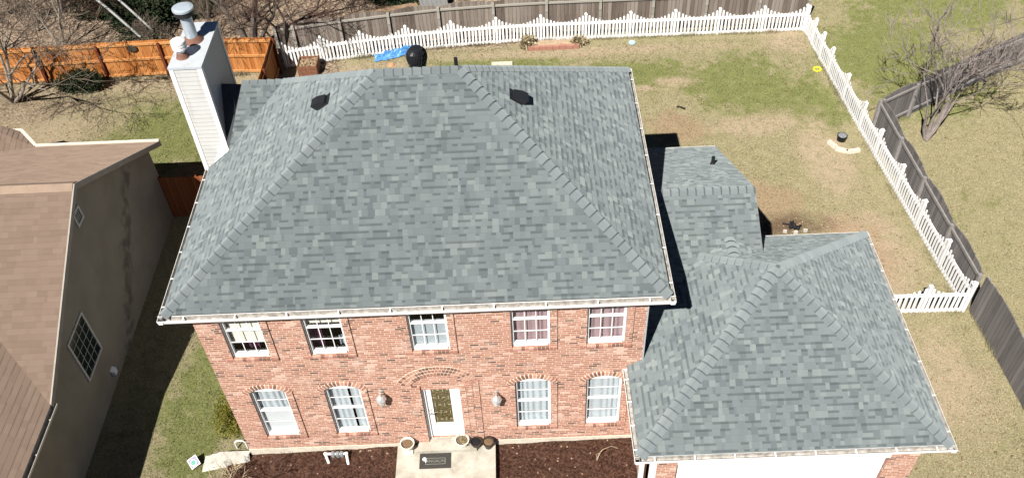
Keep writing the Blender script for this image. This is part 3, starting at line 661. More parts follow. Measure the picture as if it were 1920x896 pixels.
# chimney
hx0, hx1, hy0, hy1, hz = -.78, -.07, 4.86, 6.64, 7.75
mb = MB(); mb.box(hx0, hx1, hy0, hy1, ZG, hz - .0, 0, None, ('+z', '-z', '+x')); chim = mb.build('chimney', M_SIDE, house)
mb = MB(); mb.face([(hx1, hy0, ZG), (hx1, hy1, ZG), (hx1, hy1, hz), (hx1, hy0, hz)]); o = mb.build('side_panel', M_SIDEG, None); o.parent = chim  # same white siding in shade, the shade put into a greyer colour
mb = MB()
for cx, cy in ((hx0, hy0), (hx1, hy0), (hx0, hy1), (hx1, hy1)):
    sx = -1 if cx == hx0 else 1; sy = -1 if cy == hy0 else 1
    mb.box(min(cx + sx * .012, cx - sx * .09), max(cx + sx * .012, cx - sx * .09), min(cy + sy * .012, cy + sy * .002), max(cy + sy * .012, cy + sy * .002), ZG, hz - .06)
    mb.box(min(cx + sx * .012, cx + sx * .002), max(cx + sx * .012, cx + sx * .002), min(cy + sy * .002, cy - sy * .09), max(cy + sy * .002, cy - sy * .09), ZG, hz - .06)
o = mb.build('corner_trim', M_TRIM, None); o.parent = chim
mb = MB(); mb.box(hx0 - .02, hx1 + .02, hy0 - .02, hy1 + .02, hz - .055, hz); o = mb.build('chimney_cap', M_GALV, None); o.parent = chim
def flue(x_, y_, kind):
    mb = MB()
    if kind == 'tall':
        mb.lathe([(.135, 0), (.135, .70), (.0, .70)], (x_, y_, hz + .02), 24); o = mb.build('flue_pipe', M_PIPE, None, True); o.parent = chim
        mb = MB(); mb.lathe([(.245, 0), (.23, .02), (.16, .10), (.14, .11)], (x_, y_, hz + .002), 24); o = mb.build('storm_collar', M_RUST, None, True); o.parent = chim
        mb = MB(); mb.lathe([(.15, .56), (.215, .61), (.215, .73), (.10, .73)], (x_, y_, hz + .06), 24); o = mb.build('flue_screen', M_VENT, None); o.parent = chim
        mb = MB(); mb.lathe([(.222, .725), (.235, .735), (.235, .78), (.17, .805), (0, .815)], (x_, y_, hz + .06), 28); o = mb.build('flue_cap', M_PIPE, None); o.parent = chim
    else:
        mb = MB(); mb.lathe([(.085, 0), (.085, .40), (0, .40)], (x_, y_, hz + .01), 18); o = mb.build('flue_pipe', M_PIPE, None, True); o.parent = chim
        mb = MB(); mb.lathe([(.15, 0), (.14, .015), (.105, .12), (.088, .13)], (x_, y_, hz + .002), 20); o = mb.build('storm_collar', M_RUST, None, True); o.parent = chim
        mb = MB(); mb.lathe([(.10, .22), (.165, .235), (.165, .28), (.125, .29), (.165, .305), (.165, .35), (.125, .36), (.165, .375), (.16, .42), (.11, .45), (0, .46)], (x_, y_, hz), 22); o = mb.build('flue_cap', M_TRIM, None); o.parent = chim
flue(-.55, 5.26, 'short'); flue(-.47, 5.92, 'tall')

# roof vents
def box_vent(c, n, down):
    n = Vector(n).normalized(); dn = Vector(down).normalized(); s = n.cross(dn); c = Vector(c); mb = MB()
    P = lambda a, b_, h: c + dn * a * .85 + s * b_ * .8 + n * h * .8
    top = [P(-.17, -.16, .09), P(-.17, .16, .09), P(.04, .17, .17), P(.20, .17, .175), P(.20, -.17, .175), P(.04, -.17, .17)]
    mb.face([top[0], top[5], top[2], top[1]]); mb.face([top[5], top[4], top[3], top[2]])
    mb.face([P(-.17, -.15, 0), top[0], top[1], P(-.17, .15, 0)])
    for sg in (-1, 1):
        t0, t1, t2 = (top[0], top[5], top[4]) if sg < 0 else (top[1], top[2], top[3])
        mb.face([P(-.17, .15 * sg, 0), P(.02, .17 * sg, 0), P(.16, .17 * sg, 0.0), t2, t1, t0])
    mb.face([P(-.26, -.24, .012), P(.10, -.24, .012), P(.10, .24, .012), P(-.26, .24, .012)])
    o = mb.build('roof_vent', M_VENT, house)
    mb = MB(); mb.face([P(.155, -.165, .002), P(.155, .165, .002), P(.185, .165, .15), P(.185, -.165, .15)])
    for i in range(7): b0 = -.14 + i * .045; mb.face([P(.172, b0, .02), P(.172, b0 + .02, .02), P(.186, b0 + .02, .12), P(.186, b0, .12)], None, 1)
    k = mb.build('louvre', [M_BLACK, plain('vent slot', (.22, .22, .21), .5)], None); k.parent = o
box_vent((2.73, 3.55, 7.595), nL, (-1, 0, -.676)); box_vent((6.86, 3.44, 7.60), nR, (1, 0, -.731))
M_FIN = plain('glossy black fin', (.016, .016, .018), .22, .1, 8, 1.0)
# turbine ventilator behind the ridge
tc = Vector((4.80, 3.92, 7.86)); mb = MB(); mb.tube(tc, tc + Vector((0, 0, .42)), .165, .165, 22)
tb = mb.build('turbine_vent', M_BLACK, house, False)
mb = MB(); prof = [(.165, .36), (.20, .43), (.222, .51), (.222, .59), (.20, .67), (.15, .73), (.10, .75)]
n = 20
for i in range(n):
    t0 = 2 * math.pi * i / n; t1 = t0 + 2 * math.pi / n * .95
    for (r0, z0), (r1, z1) in zip(prof, prof[1:]):
        Pp = lambda r_, z_, t, k: tc + Vector((r_ * k * math.cos(t + z_ * .9), r_ * k * math.sin(t + z_ * .9), z_))
        mb.face([Pp(r0, z0, t0, 1.0), Pp(r0, z0, t1, .90), Pp(r1, z1, t1, .90), Pp(r1, z1, t0, 1.0)])
mb.lathe([(.12, .745), (.115, .762), (.05, .775), (0, .778)], tc, 20); mb.lathe([(.18, .345), (.19, .36), (.18, .375)], tc, 20)
o = mb.build('turbine_fins', M_FIN, None); o.parent = tb
def stack(x_, y_, z_, h, r_=.04):
    mb = MB(); mb.tube((x_, y_, z_ - .05), (x_, y_, z_ + h), r_, r_, 12); mb.lathe([(r_ * 1.5, 0), (r_ * 1.3, .04), (r_, .06)], (x_, y_, z_), 12); return mb.build('vent_stack', M_VENT, house)
stack(5.62, 3.62, 8.30, .24); stack(11.77, 5.57, 3.66, .24, .045)

# one storey wing and garage
G0 = (12.18, .905, 4.877); FL = (9.02, -2.26, 2.80); FR = (15.34, -2.26, 2.80); BR = (15.34, 3.75, 2.812)
wing = poly_roof('wing_roof', [[(W, 3.52, 4.7), (12.27, 3.52, 4.7), (12.27, 7.29, 2.78), (W, 7.29, 2.78)], [(W, .2, 3.007), (10.826, 2.13, 3.99), (12.27, 2.13, 3.99), (12.27, 3.52, 4.7), (W, 3.52, 4.7)]])
gar = poly_roof('garage_roof', [[FL, FR, G0], [FR, BR, G0], [BR, (12.43, 3.75, 2.812), (12.29, 2.13, 3.988), (10.826, 2.13, 3.988), G0], [FL, G0, (10.826, 2.13, 3.988), (W, .2, 3.006), (W, 0, 3.006), (9.02, 0, 2.805)]])
gF = (0, -.655, 1); gL = (-.655, 0, 1); gB = (0, .726, 1); gRt = (.655, 0, 1); mF = (0, -.51, 1); mB_ = (0, .51, 1)
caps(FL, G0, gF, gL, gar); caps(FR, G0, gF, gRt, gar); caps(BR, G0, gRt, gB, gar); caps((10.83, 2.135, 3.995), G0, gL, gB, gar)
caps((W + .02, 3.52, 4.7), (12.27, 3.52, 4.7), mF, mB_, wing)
poly_roof('cricket_roof', [[(11.55, 2.46, 4.165), (11.0, 2.14, 4.0), (11.55, 1.88, 4.165)], [(11.55, 1.88, 4.165), (12.2, 2.14, 4.0), (11.55, 2.46, 4.165)]])
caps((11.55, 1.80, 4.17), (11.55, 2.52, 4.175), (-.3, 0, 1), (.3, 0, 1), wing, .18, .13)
gutter((8.924, -2.355, 2.742), (15.444, -2.355, 2.742), (0, -1, 0), hang=8); gutter((15.444, -2.355, 2.742), (15.444, 3.846, 2.742), (1, 0, 0), hang=7)
gutter((15.444, 3.846, 2.742), (12.50, 3.846, 2.742), (0, 1, 0), hang=0); gutter((8.924, -.03, 2.742), (8.924, -2.355, 2.742), (-1, 0, 0), hang=4)
gutter((12.27, 7.39, 2.72), (W + .4, 7.39, 2.72), (0, 1, 0), hang=0)
mb = MB()                                                    # rakes of the wing gable
for s in (((12.275, 3.52, 4.695), (12.275, 7.29, 2.775)), ((12.275, 3.52, 4.695), (12.275, 2.13, 3.985))):
    p0, p1 = Vector(s[0]), Vector(s[1]); mb.face([p0, p1, p1 - Vector((0, 0, .15)), p0 - Vector((0, 0, .15))])
o = mb.build('rake_board', M_TRIM, None); o.parent = wing
mb = MB(); x_ = 12.12
mb.face([(x_, 0, ZG), (x_, 7.0, ZG), (x_, 7.0, 2.85), (x_, 3.52, 4.6), (x_, .4, 3.0), (x_, 0, 3.0)]); mb.face([(x_, 7.0, ZG), (W, 7.0, ZG), (W, 7.0, 2.85), (x_, 7.0, 2.85)])
mb.build('wing_wall', M_SIDEG, house)
mb = MB(); gy = -1.95; gl, gr = 9.33, 15.04
mb.box(gl + .16, 9.92, gy, gy + .25, ZG, 2.66); mb.box(14.42, gr, gy, gy + .25, ZG, 2.66); mb.box(9.92, 14.42, gy + .002, gy + .25, 2.2, 2.66)
mb.box(gl, gl + .16, gy + .01, gy + .24, ZG, 2.66, 1)
mb.face([(gl, -.02, ZG), (gl, gy, ZG), (gl, gy, 2.66), (gl, -.02, 2.66)]); mb.face([(gr, gy, ZG), (gr, 3.45, ZG), (gr, 3.45, 2.66), (gr, gy, 2.66)]); mb.face([(gr, 3.45, ZG), (12.13, 3.45, ZG), (12.13, 3.45, 2.66), (gr, 3.45, 2.66)])
mb.build('garage_wall', [M_BRICK, M_TRIM], house)
mb = MB(); mb.face([(9.02, -2.25, 2.655), (9.02, 0, 2.655), (15.34, 0, 2.655), (15.34, -2.25, 2.655)]); mb.face([(gr, 0, 2.655), (gr, 3.74, 2.655), (15.34, 3.74, 2.655), (15.34, 0, 2.655)]); mb.build('garage_soffit', M_TRIM, house)
mb = MB(); mb.box(9.925, 14.415, gy - .03, gy + .03, 1.9, 2.3); mb.box(9.96, 14.38, gy + .05, gy + .09, ZG, 1.9)
for k in range(4):
    for j in range(8): mb.box(10.03 + j * .545, 10.03 + j * .545 + .45, gy + .035, gy + .051, ZG + .08 + k * .54, ZG + .48 + k * .54)
gd = mb.build('garage_door', M_WHITE, house)
mb = MB(); mb.box(12.05, 12.25, gy + .015, gy + .034, .62, .66); o = mb.build('handle', M_VENT, None); o.parent = gd
mb = MB(); mb.box(9.10, 9.20, gy - .09, gy - .012, ZG, 2.62); mb.box(9.095, 9.205, gy - .32, gy - .012, 2.56, 2.65); mb.build('downspout', M_TRIM, house)

# ------------------------------------------------------------------ neighbouring house on the left
nb = empty('tan_house', (-7.5, 3, ZG), 'tan stucco house with pinkish brown shingle roof on the left', 'house')
rx = -3.82; xl_ = -15.0
mb = MB(); x_ = -4.0
mb.face([(x_, -6, ZG), (x_, 8.75, ZG), (x_, 8.75, 2.42), (x_, 4.39, 4.80), (x_, -.1, 2.4), (x_, -6, 2.4)])
mb.face([(x_, 8.75, ZG), (xl_, 8.75, ZG), (xl_, 8.75, 2.4), (x_, 8.75, 2.4)])
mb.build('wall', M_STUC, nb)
nroof = poly_roof('roof', [[(rx, 4.39, 4.91), (xl_, 4.39, 4.91), (xl_, -.2, 2.48), (-10, 0, 2.5), (-6.9, 2.9, 4.12), (rx, -.2, 2.48)], [(xl_, 4.39, 4.91), (rx, 4.39, 4.91), (rx, 9.2, 2.22), (xl_, 9.2, 2.22)]], M_NSH, nb)
poly_roof('wing_roof', [[(rx + .02, -.2, 2.47), (-6.9, 2.9, 4.117), (-6.9, -8, 4.117), (rx + .02, -8, 2.47)], [(-6.9, 2.9, 4.117), (-10.1, -.2, 2.47), (-10.1, -8, 2.47), (-6.9, -8, 4.117)]], wood and M_NSH, nb)
poly_roof('rear_roof', [[(-7.5, 9.18, 2.235), (-8.2, 9.95, 2.23), (-10.2, 9.95, 3.25), (-10.2, 7.35, 3.25)], [(-10.2, 9.95, 3.25), (-12.9, 9.95, 2.23), (-12.9, 9.15, 2.23), (-10.2, 7.35, 3.25)]], M_NSH, nb)
caps_n = MB(); caps_n.face([(rx, 4.21, 4.83), (rx, 4.39, 4.935), (xl_, 4.39, 4.935), (xl_, 4.21, 4.83)]); caps_n.face([(rx, 4.39, 4.935), (rx, 4.59, 4.815), (xl_, 4.59, 4.815), (xl_, 4.39, 4.935)])
o = caps_n.build('ridge_cap', M_NCAP, None); o.parent = nroof
M_FASC = plain('dusty cream fascia', (.60, .56, .48), .6, .08, 4); M_RAKE = plain('weathered rake board', (.30, .27, .235), .7, .12, 4)
mb = MB()
def board(p0, p1, h, t):
    p0, p1 = Vector(p0), Vector(p1); d_ = Vector((p1 - p0).cross(Vector((0, 0, 1)))).normalized() * t; z_ = Vector((0, 0, h))
    q = [p0 - d_, p1 - d_, p1 + d_, p0 + d_]
    mb.face([v_ for v_ in q]); mb.face([v_ - z_ for v_ in q][::-1])
    for i in range(4): mb.face([q[i], q[i] - z_, q[(i + 1) % 4] - z_, q[(i + 1) % 4]])
board((rx + .02, 4.39, 4.915), (rx + .02, 9.22, 2.23), .17, .018); board((rx + .02, 4.39, 4.915), (rx + .02, -.2, 2.49), .17, .018)
mb.build('rake_board', M_RAKE, nb)
mb = MB(); board((rx, 9.24, 2.26), (-7.5, 9.24, 2.26), .12, .045); board((-7.5, 9.24, 2.26), (-8.2, 10.0, 2.27), .12, .045); board((-8.2, 10.0, 2.27), (xl_, 10.0, 2.27), .12, .045); mb.build('eave_board', M_FASC, nb)
gutter((rx + .09, -.1, 2.37), (rx + .09, -8, 2.37), (1, 0, 0), 'gutter', nb, 9, white=M_FASC)
def nwin(pts):
    mb = MB()
    y0_, y1_, z0_, z1_ = pts[0][1], pts[2][1], pts[0][2], pts[2][2]; X = -4.0
    f = .06
    mb.box(X, X + .03, y0_ - f, y1_ + f, z0_ - f, z0_); mb.box(X, X + .03, y0_ - f, y1_ + f, z1_, z1_ + f); mb.box(X, X + .03, y0_ - f, y0_, z0_, z1_); mb.box(X, X + .03, y1_, y1_ + f, z0_, z1_)
    w_ = mb.build('window', M_NWF, nb)
    mb = MB()
    for i in range(1, 4): yy = y0_ + (y1_ - y0_) * i / 4; mb.box(X + .002, X + .016, yy - .006, yy + .006, z0_, z1_)
    for i in range(1, 5): zz_ = z0_ + (z1_ - z0_) * i / 5; mb.box(X + .002, X + .0165, y0_, y1_, zz_ - .006, zz_ + .006)
    o = mb.build('muntin', M_NWM, None); o.parent = w_
    mb = MB(); mb.face([(X + .004, y0_, z0_), (X + .004, y1_, z0_), (X + .004, y1_, z1_), (X + .004, y0_, z1_)]); o = mb.build('pane', M_NWG, None); o.parent = w_
M_NWF = plain('pale window casing', (.50, .48, .45), .6); M_NWM = plain('thin pale muntin', (.42, .42, .40), .6); M_NWG = plain('dark green window glass', (.012, .020, .020), .12, .2, 3, .6)
nwin([(0, 1.52, 1.04), 0, (0, 2.46, 2.38)]); nwin([(0, 4.08, 3.86), 0, (0, 4.36, 4.16)])
mb = MB(); mb.box(-4.0, -3.9, 2.34, 2.48, .04, .18); mb.face([(-3.9, 2.32, .18), (-3.9, 2.50, .18), (-4.0, 2.50, .23), (-4.0, 2.32, .23)]); mb.build('dryer_vent', M_WHITE, nb)

# ------------------------------------------------------------------ fences
def picket_run(pts, name, label, drop_first=False, vary=None):
    """pts: list of post positions; a scalloped panel fills each gap"""
    root = empty(name, (pts[0][0], pts[0][1], ZG), label, 'fence'); 
    for i, p_ in enumerate(pts):
        mb = MB(); x_, y_ = p_; r_ = .042
        mb.box(x_ - r_, x_ + r_, y_ - r_, y_ + r_, ZG, ZG + 1.05)
        t = ZG + 1.05; k = r_ + .012
        mb.box(x_ - k, x_ + k, y_ - k, y_ + k, t, t + .025)
        ap = Vector((x_, y_, t + .09)); q = [Vector((x_ + sx * k, y_ + sy * k, t + .0251)) for sx, sy in ((-1, -1), (1, -1), (1, 1), (-1, 1))]
        for j in range(4): mb.face([q[j], q[(j + 1) % 4], ap])
        mb.build('post', M_PVC, root)
    for a_, b2 in zip(pts, pts[1:]):
        a_, b2 = Vector((*a_, 0)), Vector((*b2, 0)); d_ = b2 - a_; L = d_.length; d_.normalize(); ang = math.atan2(d_.y, d_.x)
        Mx = Matrix.Translation((a_.x, a_.y, ZG)) @ Matrix.Rotation(ang, 4, 'Z'); mb = MB()
        mb.box(.05, L - .05, -.022, .022, .03, .115, 0, Mx); mb.box(.05, L - .05, -.022, .022, .64, .735, 0, Mx)
        n = max(3, int(round((L - .1) / .135))); sp = (L - .1) / n
        for i in range(n):
            s_ = .05 + sp * (i + .5); u_ = abs(2 * s_ / L - 1); h = .80 + .31 * u_ ** 1.9 + rnd.uniform(-.006, .006); hw = .036; lean = rnd.uniform(-.014, .014)
            for yy in (-.024,):
                f = [(s_ - hw, yy - .016, .02), (s_ + hw, yy - .016, .02), (s_ + hw + lean, yy - .016, h - .035), (s_ + lean, yy - .016, h), (s_ - hw + lean, yy - .016, h - .035)]
                f = [Mx @ Vector(q) for q in f]; nrm = Mx.to_3x3() @ Vector((0, .015, 0)); bk = [q + nrm for q in f]
                mb.face(f); mb.face(bk[::-1])
                for j in range(5): mb.face([f[j], bk[j], bk[(j + 1) % 5], f[(j + 1) % 5]])
        mb.build('picket_panel', M_PVC, root)
    return root
def yline(x_):
    P_ = [(-1.6, 16.35), (-.25, 16.66), (3.63, 17.24), (6.96, 17.44), (11.2, 17.42), (17.78, 17.38)]
    for (xa, ya), (xb, yb) in zip(P_, P_[1:]):
        if x_ <= xb: return ya + (yb - ya) * (x_ - xa) / (xb - xa)
    return P_[-1][1]
picket_run([(x_, yline(x_)) for x_ in (-1.62, -.25, 1.18, 2.84, 4.52, 6.2, 7.86, 9.54, 11.2, 12.86, 14.5, 16.15, 17.72)], 'picket_fence', 'long white scalloped picket fence along the back of the yard')
side = [(17.78, 17.30)] + [(17.78 + .97 * ((17.35 - y_) / 13.7) ** 1.15, y_) for y_ in (16.45, 15.55, 14.6, 13.05, 11.5, 10.1, 8.42, 6.87, 5.28, 3.72)]
picket_run(side, 'picket_fence', 'white scalloped picket fence running down the right side of the yard')
picket_run([(15.09, 3.70), (16.05, 3.68), (17.55, 3.66), (18.68, 3.64)], 'picket_fence', 'short white picket fence closing the gap beside the garage')

def board_run(pts, name, label, h, mats, arch=0.0, rails=(.28, 1.2), side=1, postw=.09, posth=None, board=.14, parent=None, postmat=None):
    """pts: posts; boards between, rails on the given side"""
    M_b, M_r, M_p = mats
    root = empty(name, (pts[0][0], pts[0][1], ZG), label, 'fence')
    for a_, b2 in zip(pts, pts[1:]):
        a_, b2 = Vector((*a_, 0)), Vector((*b2, 0)); d_ = b2 - a_; L = d_.length; d_.normalize(); ang = math.atan2(d_.y, d_.x)
        Mx = Matrix.Translation((a_.x, a_.y, ZG)) @ Matrix.Rotation(ang, 4, 'Z'); mb = MB()
        n = max(2, int(round(L / board))); sp = L / n; off = rnd.uniform(0, 50)
        for i in range(n):
            s0 = sp * i + .003; s1 = sp * (i + 1) - .003; u_ = (s0 + s1) / L - 1; hh = h + arch * (1 - u_ * u_) + rnd.uniform(-.012, .012); yy = rnd.uniform(-.004, .004)
            c8 = [(s0, yy - .01), (s1, yy - .01), (s1, yy + .01), (s0, yy + .01)]
            lo = [Mx @ Vector((px, py, 0.02)) for px, py in c8]; hi = [Mx @ Vector((px, py, hh)) for px, py in c8]
            ub = off + i * board * 1.0
            for j in range(4):
                k = (j + 1) % 4; w_ = board if j in (0, 2) else .02
                mb.face([lo[j], lo[k], hi[k], hi[j]], [(ub + .002, 0), (ub + w_ - .002, 0), (ub + w_ - .002, hh), (ub + .002, hh)], 0)
            mb.face(hi, [(ub + .05, 0)] * 4, 0)
        pan = mb.build('board_panel', M_b, root)
        for rz in rails:
            r_ = MB(); y0_, y1_ = sorted((side * -.011, side * -.055)); r_.box(.02, L - .02, y0_, y1_, rz - .045, rz + .045, 0, Mx); k = r_.build('rail', M_r, None); k.parent = pan
    for p_ in pts:
        mb = MB(); a0 = Vector((*pts[0], 0)); b0 = Vector((*pts[-1], 0)); dd = (b0 - a0).normalized(); nrm = Vector((dd.y, -dd.x, 0)) * side
        c_ = Vector((*p_, ZG)) + nrm * .056; ang = math.atan2(dd.y, dd.x); Mx = Matrix.Translation(c_) @ Matrix.Rotation(ang, 4, 'Z'); w_ = postw / 2
        mb.box(-w_, w_, -.05, .05, 0, posth or h - .03, 0, Mx); mb.build('post', M_p, root)
    return root
GM = (M_GREYW, M_GREYR, M_GREYR)
gx = [-1.9, -1.25, .42, 2.2, 4.05, 6.1, 8.1, 10.12, 12.1, 14.1, 16.1, 17.95]
board_run([(x_, yline(max(x_, -1.6)) + .62) for x_ in gx], 'board_fence', 'weathered grey wooden fence with arched panels behind the white back pickets', 1.37, GM, .13, (.30, 1.24), 1, .10, 1.38)
GB = (M_GREYB, M_GREYBR, M_GREYBR)
def gline(y_): return 18.50 + (11.2 - y_) / 11.2 * .50
board_run([(gline(y_), y_) for y_ in (11.2, 9.35, 7.55, 5.6, 3.75)], 'board_fence', 'dark weathered fence with arched panels leaning close behind the right side pickets', 1.38, GB, .14, (.25, 1.22), 1, .09, 1.36)
board_run([(gline(3.6) + .03, 3.6), (gline(1.7) + .06, 1.7), (gline(-.2) + .06, -.2), (gline(-2.5) + .06, -2.5)], 'board_fence', 'dark smooth board fence beyond the white corner post, beside the bare side lawn', 1.40, GB, .10, (.25, 1.22), -1, .09, 1.36)
board_run([(18.55, 11.3), (19.9, 12.05), (21.5, 12.95), (23.1, 13.85), (24.9, 14.75), (27, 15.9)], 'board_fence', 'grey board fence running away behind the bare tree at the right edge', 1.38, GB, .10, (.25, 1.22), 1, .09, 1.36)
M_CEDARSH = wood('cedar boards darkened for shade', [(.25, (.15, .040, .014)), (.5, (.21, .062, .022)), (.8, (.28, .095, .038))], .14)  # cedar with the shade of the passage put into its colour
CM = (M_CEDAR, M_CEDARR, M_CEDARD)
cf = board_run([(-15.0, 15.95), (-12.7, 16.05), (-10.45, 16.12), (-8.22, 16.2), (-5.97, 16.25), (-3.75, 16.2), (-1.85, 16.1)], 'board_fence', 'orange stained cedar fence with three rails across the neighbouring back yard', 1.50, CM, 0, (.10, .76, 1.38), 1, .09, 1.42)
board_run([(-1.85, 16.05), (-1.86, 14.2), (-1.88, 12.3), (-1.9, 10.4), (-1.9, 8.65)], 'board_fence', 'orange cedar fence returning towards the house behind the chimney', 1.50, CM, 0, (.25, 1.3), -1)
board_run([(-3.97, 8.6), (-2.9, 8.6), (-1.92, 8.6)], 'board_fence', 'shaded reddish cedar fence closing the passage between the two houses', 1.62, (M_CEDARSH, M_CEDARD, M_CEDARD), 0, (.25, 1.3), -1)
mb = MB(); mb.lathe([(0, .012), (.12, .012), (.19, .006), (.20, -.012), (0, -.02)], (0, 0, 0), 24)
Mx = Matrix.Translation((-6.95, 16.16, .93)) @ Matrix.Rotation(R(90), 4, 'X') @ Matrix.Diagonal((.95, .72, 1, 1)); mb.v = [tuple(Mx @ Vector(v_)) for v_ in mb.v]
tag(mb.build('fence_plaque', plain('dark bronze plaque', (.055, .045, .035), .6, .35, 25)), 'dark oval plaque hung on the orange cedar fence', 'plaque')

# ------------------------------------------------------------------ trees and bushes
def grow(trunk, crown, p, d, L, r, lvl, maxl, rg, spread=.6, up=.12, kids=(2, 4), shrink=.68, split=1, droop=0.0, n0=6, tw=.0045):
    segs = 3 if lvl < maxl else 2
    for k in range(segs):
        d = (d + Vector((rg.gauss(0, .13), rg.gauss(0, .13), rg.gauss(0, .08) + up - droop * lvl))).normalized()
        q = p + d * (L / segs); r1 = max(r * .86, tw)
        (trunk if lvl <= split else crown).tube(p, q, r, r1, n0 if lvl == 0 else (5 if lvl <= 2 else 3), 0, False)
        p, r = q, r1
        if lvl < maxl and (k > 0 or lvl > 1):
            for _ in range(rg.randint(*kids) if k == segs - 1 else rg.randint(0, kids[0])):
                a_ = d.orthogonal().normalized(); a_.rotate(Matrix.Rotation(rg.uniform(0, 6.283), 3, d))
                nd = (d + a_ * rg.uniform(spread * .5, spread * 1.3)).normalized()
                grow(trunk, crown, p.copy(), nd, L * shrink * rg.uniform(.75, 1.2), max(r * rg.uniform(.5, .72), tw), lvl + 1, maxl, rg, spread, up, kids, shrink, split, droop, n0, tw)
def tree(name, loc, label, stems, seed, mats, maxl=4, cat='tree', group=None, **kw):
    rg = random.Random(seed); tr, cr = MB(), MB(); root = empty(name, loc, label, cat, group)
    for (dx, dy, dz, L, r_) in stems: grow(tr, cr, Vector(loc), Vector((dx, dy, dz)).normalized(), L, r_, 0, maxl, rg, **kw)
    if tr.f: tr.build('trunk', mats[0], root)
    if cr.f: cr.build('crown', mats[1], root)
    return root
tree('bare_tree', (20.1, 10.8, ZG), 'bare multi stemmed tree with purple grey twigs on the right lawn', [(.34, .10, .75, 1.45, .12), (.12, .2, .9, 1.4, .07), (-.2, .1, .95, 1.35, .065), (.5, .25, .7, 1.4, .06)], 14, (M_BARKG, M_TWIGG), 5, spread=.85, up=.11, kids=(1, 3), shrink=.80, split=2, tw=.0085)
tree('bare_tree', (-11.3, 14.9, ZG), 'grey bare spreading tree in front of the orange cedar fence', [(-.5, -.1, .8, 1.7, .075), (.5, .1, .9, 1.9, .085), (.1, -.5, .8, 1.5, .065), (-.1, .4, 1, 1.8, .07), (.9, -.3, .5, 1.5, .06), (.9, .2, .8, 1.8, .06), (1.0, -.2, 1.0, 2.2, .06)], 11, (M_BARKT, M_TWIGT), 5, spread=.75, up=.05, kids=(1, 3), shrink=.74, tw=.007)
tree('bare_tree', (-3.05, 17.5, ZG), 'bare brown tree with forked trunk behind the cedar fence near the chimney', [(-.65, .2, .9, 2.0, .12), (.1, .1, 1, 2.2, .15), (.6, .15, .9, 2.0, .09), (-.2, -.3, 1, 1.6, .06)], 21, (M_BARKD, M_TWIGT), 5, spread=.65, up=.08, kids=(1, 3), shrink=.72, tw=.007)
tree('bare_tree', (-1.75, 17.1, ZG), 'dark bare tree with reddish hanging twigs at the corner of the cedar fence', [(-.1, .05, 1, 1.7, .10), (.35, .3, .8, 1.4, .05), (-.4, -.1, .9, 1.4, .06)], 23, (M_BARKD, M_TWIGR), 4, spread=.75, up=.0, kids=(2, 3), shrink=.70, droop=.03, tw=.006)
tree('bare_tree', (-13.4, 17.6, ZG), 'pale bare sapling beyond the left end of the cedar fence', [(.1, 0, 1, 1.8, .06), (-.4, .2, .9, 1.7, .05), (.5, .2, .9, 1.6, .05)], 27, (M_BARKT, M_TWIGT), 5, spread=.6, kids=(1, 3), shrink=.74, tw=.007)
tree('bare_tree', (-10.6, 18.3, ZG), 'bare tangled tree behind the cedar fence left of the dark evergreens', [(.2, .1, 1, 1.7, .07), (-.5, .1, .9, 1.6, .06), (.6, -.2, .8, 1.5, .05)], 28, (M_BARKT, M_TWIGR), 5, spread=.7, kids=(1, 3), shrink=.74, tw=.007)
tree('bare_tree', (-5.3, 19.9, ZG), 'bare brown tree in the leaf litter behind the chimney flue', [(.4, .1, 1, 1.9, .08), (-.4, .1, .9, 1.8, .07)], 29, (M_BARKD, M_TWIGT), 5, spread=.65, kids=(1, 3), shrink=.74, tw=.007)
tree('bare_tree', (.2, 21.2, ZG), 'bare reddish tree leaning over the log pile', [(.2, -.2, 1, 1.9, .08), (-.5, -.1, .9, 1.8, .07), (.6, -.1, .8, 1.6, .06)], 30, (M_BARKD, M_TWIGR), 5, spread=.7, kids=(1, 3), shrink=.74, tw=.007)
tree('bare_shrub', (-6.9, 17.5, ZG), 'brown brush just behind the plaque on the cedar fence', [(.3, 0, 1, .6, .02), (-.4, .2, .9, .5, .02), (.7, .2, .8, .6, .02)], 36, (M_BARKT, M_TWIGT), 4, 'shrub', spread=.85, kids=(2, 3), shrink=.76)
tree('bare_shrub', (-12.0, 19.6, ZG), 'pale tangled brush at the top left corner beyond the fence', [(.3, 0, 1, 1.2, .03), (-.4, .2, .9, 1.1, .03), (.1, -.2, .9, 1.1, .02), (.7, .2, .8, 1.1, .02), (-.8, .1, .7, 1.0, .02)], 37, (M_BARKT, M_TWIGT), 4, 'shrub', spread=.85, kids=(2, 3), shrink=.76)
tree('bare_shrub', (-4.6, 18.6, ZG), 'low bare brown shrub in the leaf litter behind the cedar fence', [(.3, 0, 1, .8, .02), (-.4, .2, .9, .7, .02), (0, -.3, .9, .7, .02), (.5, .3, .8, .7, .02)], 31, (M_BARKD, M_TWIGT), 4, 'shrub', spread=.8, kids=(2, 3), shrink=.75)
tree('bare_shrub', (-8.2, 19.6, ZG), 'tangled dark shrub beside the fallen beams behind the cedar fence', [(.3, 0, 1, .9, .025), (-.4, .2, .9, .9, .025), (0, -.3, .9, .9, .02), (.6, -.1, .8, .8, .02), (-.6, -.2, .8, .8, .02)], 33, (M_BARKD, M_TWIGR), 4, 'shrub', spread=.9, kids=(2, 3), shrink=.75)
tree('bare_shrub', (.6, 19.2, ZG), 'red twigged bare shrub behind the grey back fence', [(.3, -.1, 1, .9, .02), (-.4, .1, .9, .9, .02), (-.1, -.3, .9, .8, .02), (.6, 0, .8, .8, .02)], 35, (M_BARKD, M_TWIGR), 4, 'shrub', spread=.8, kids=(2, 3), shrink=.75)
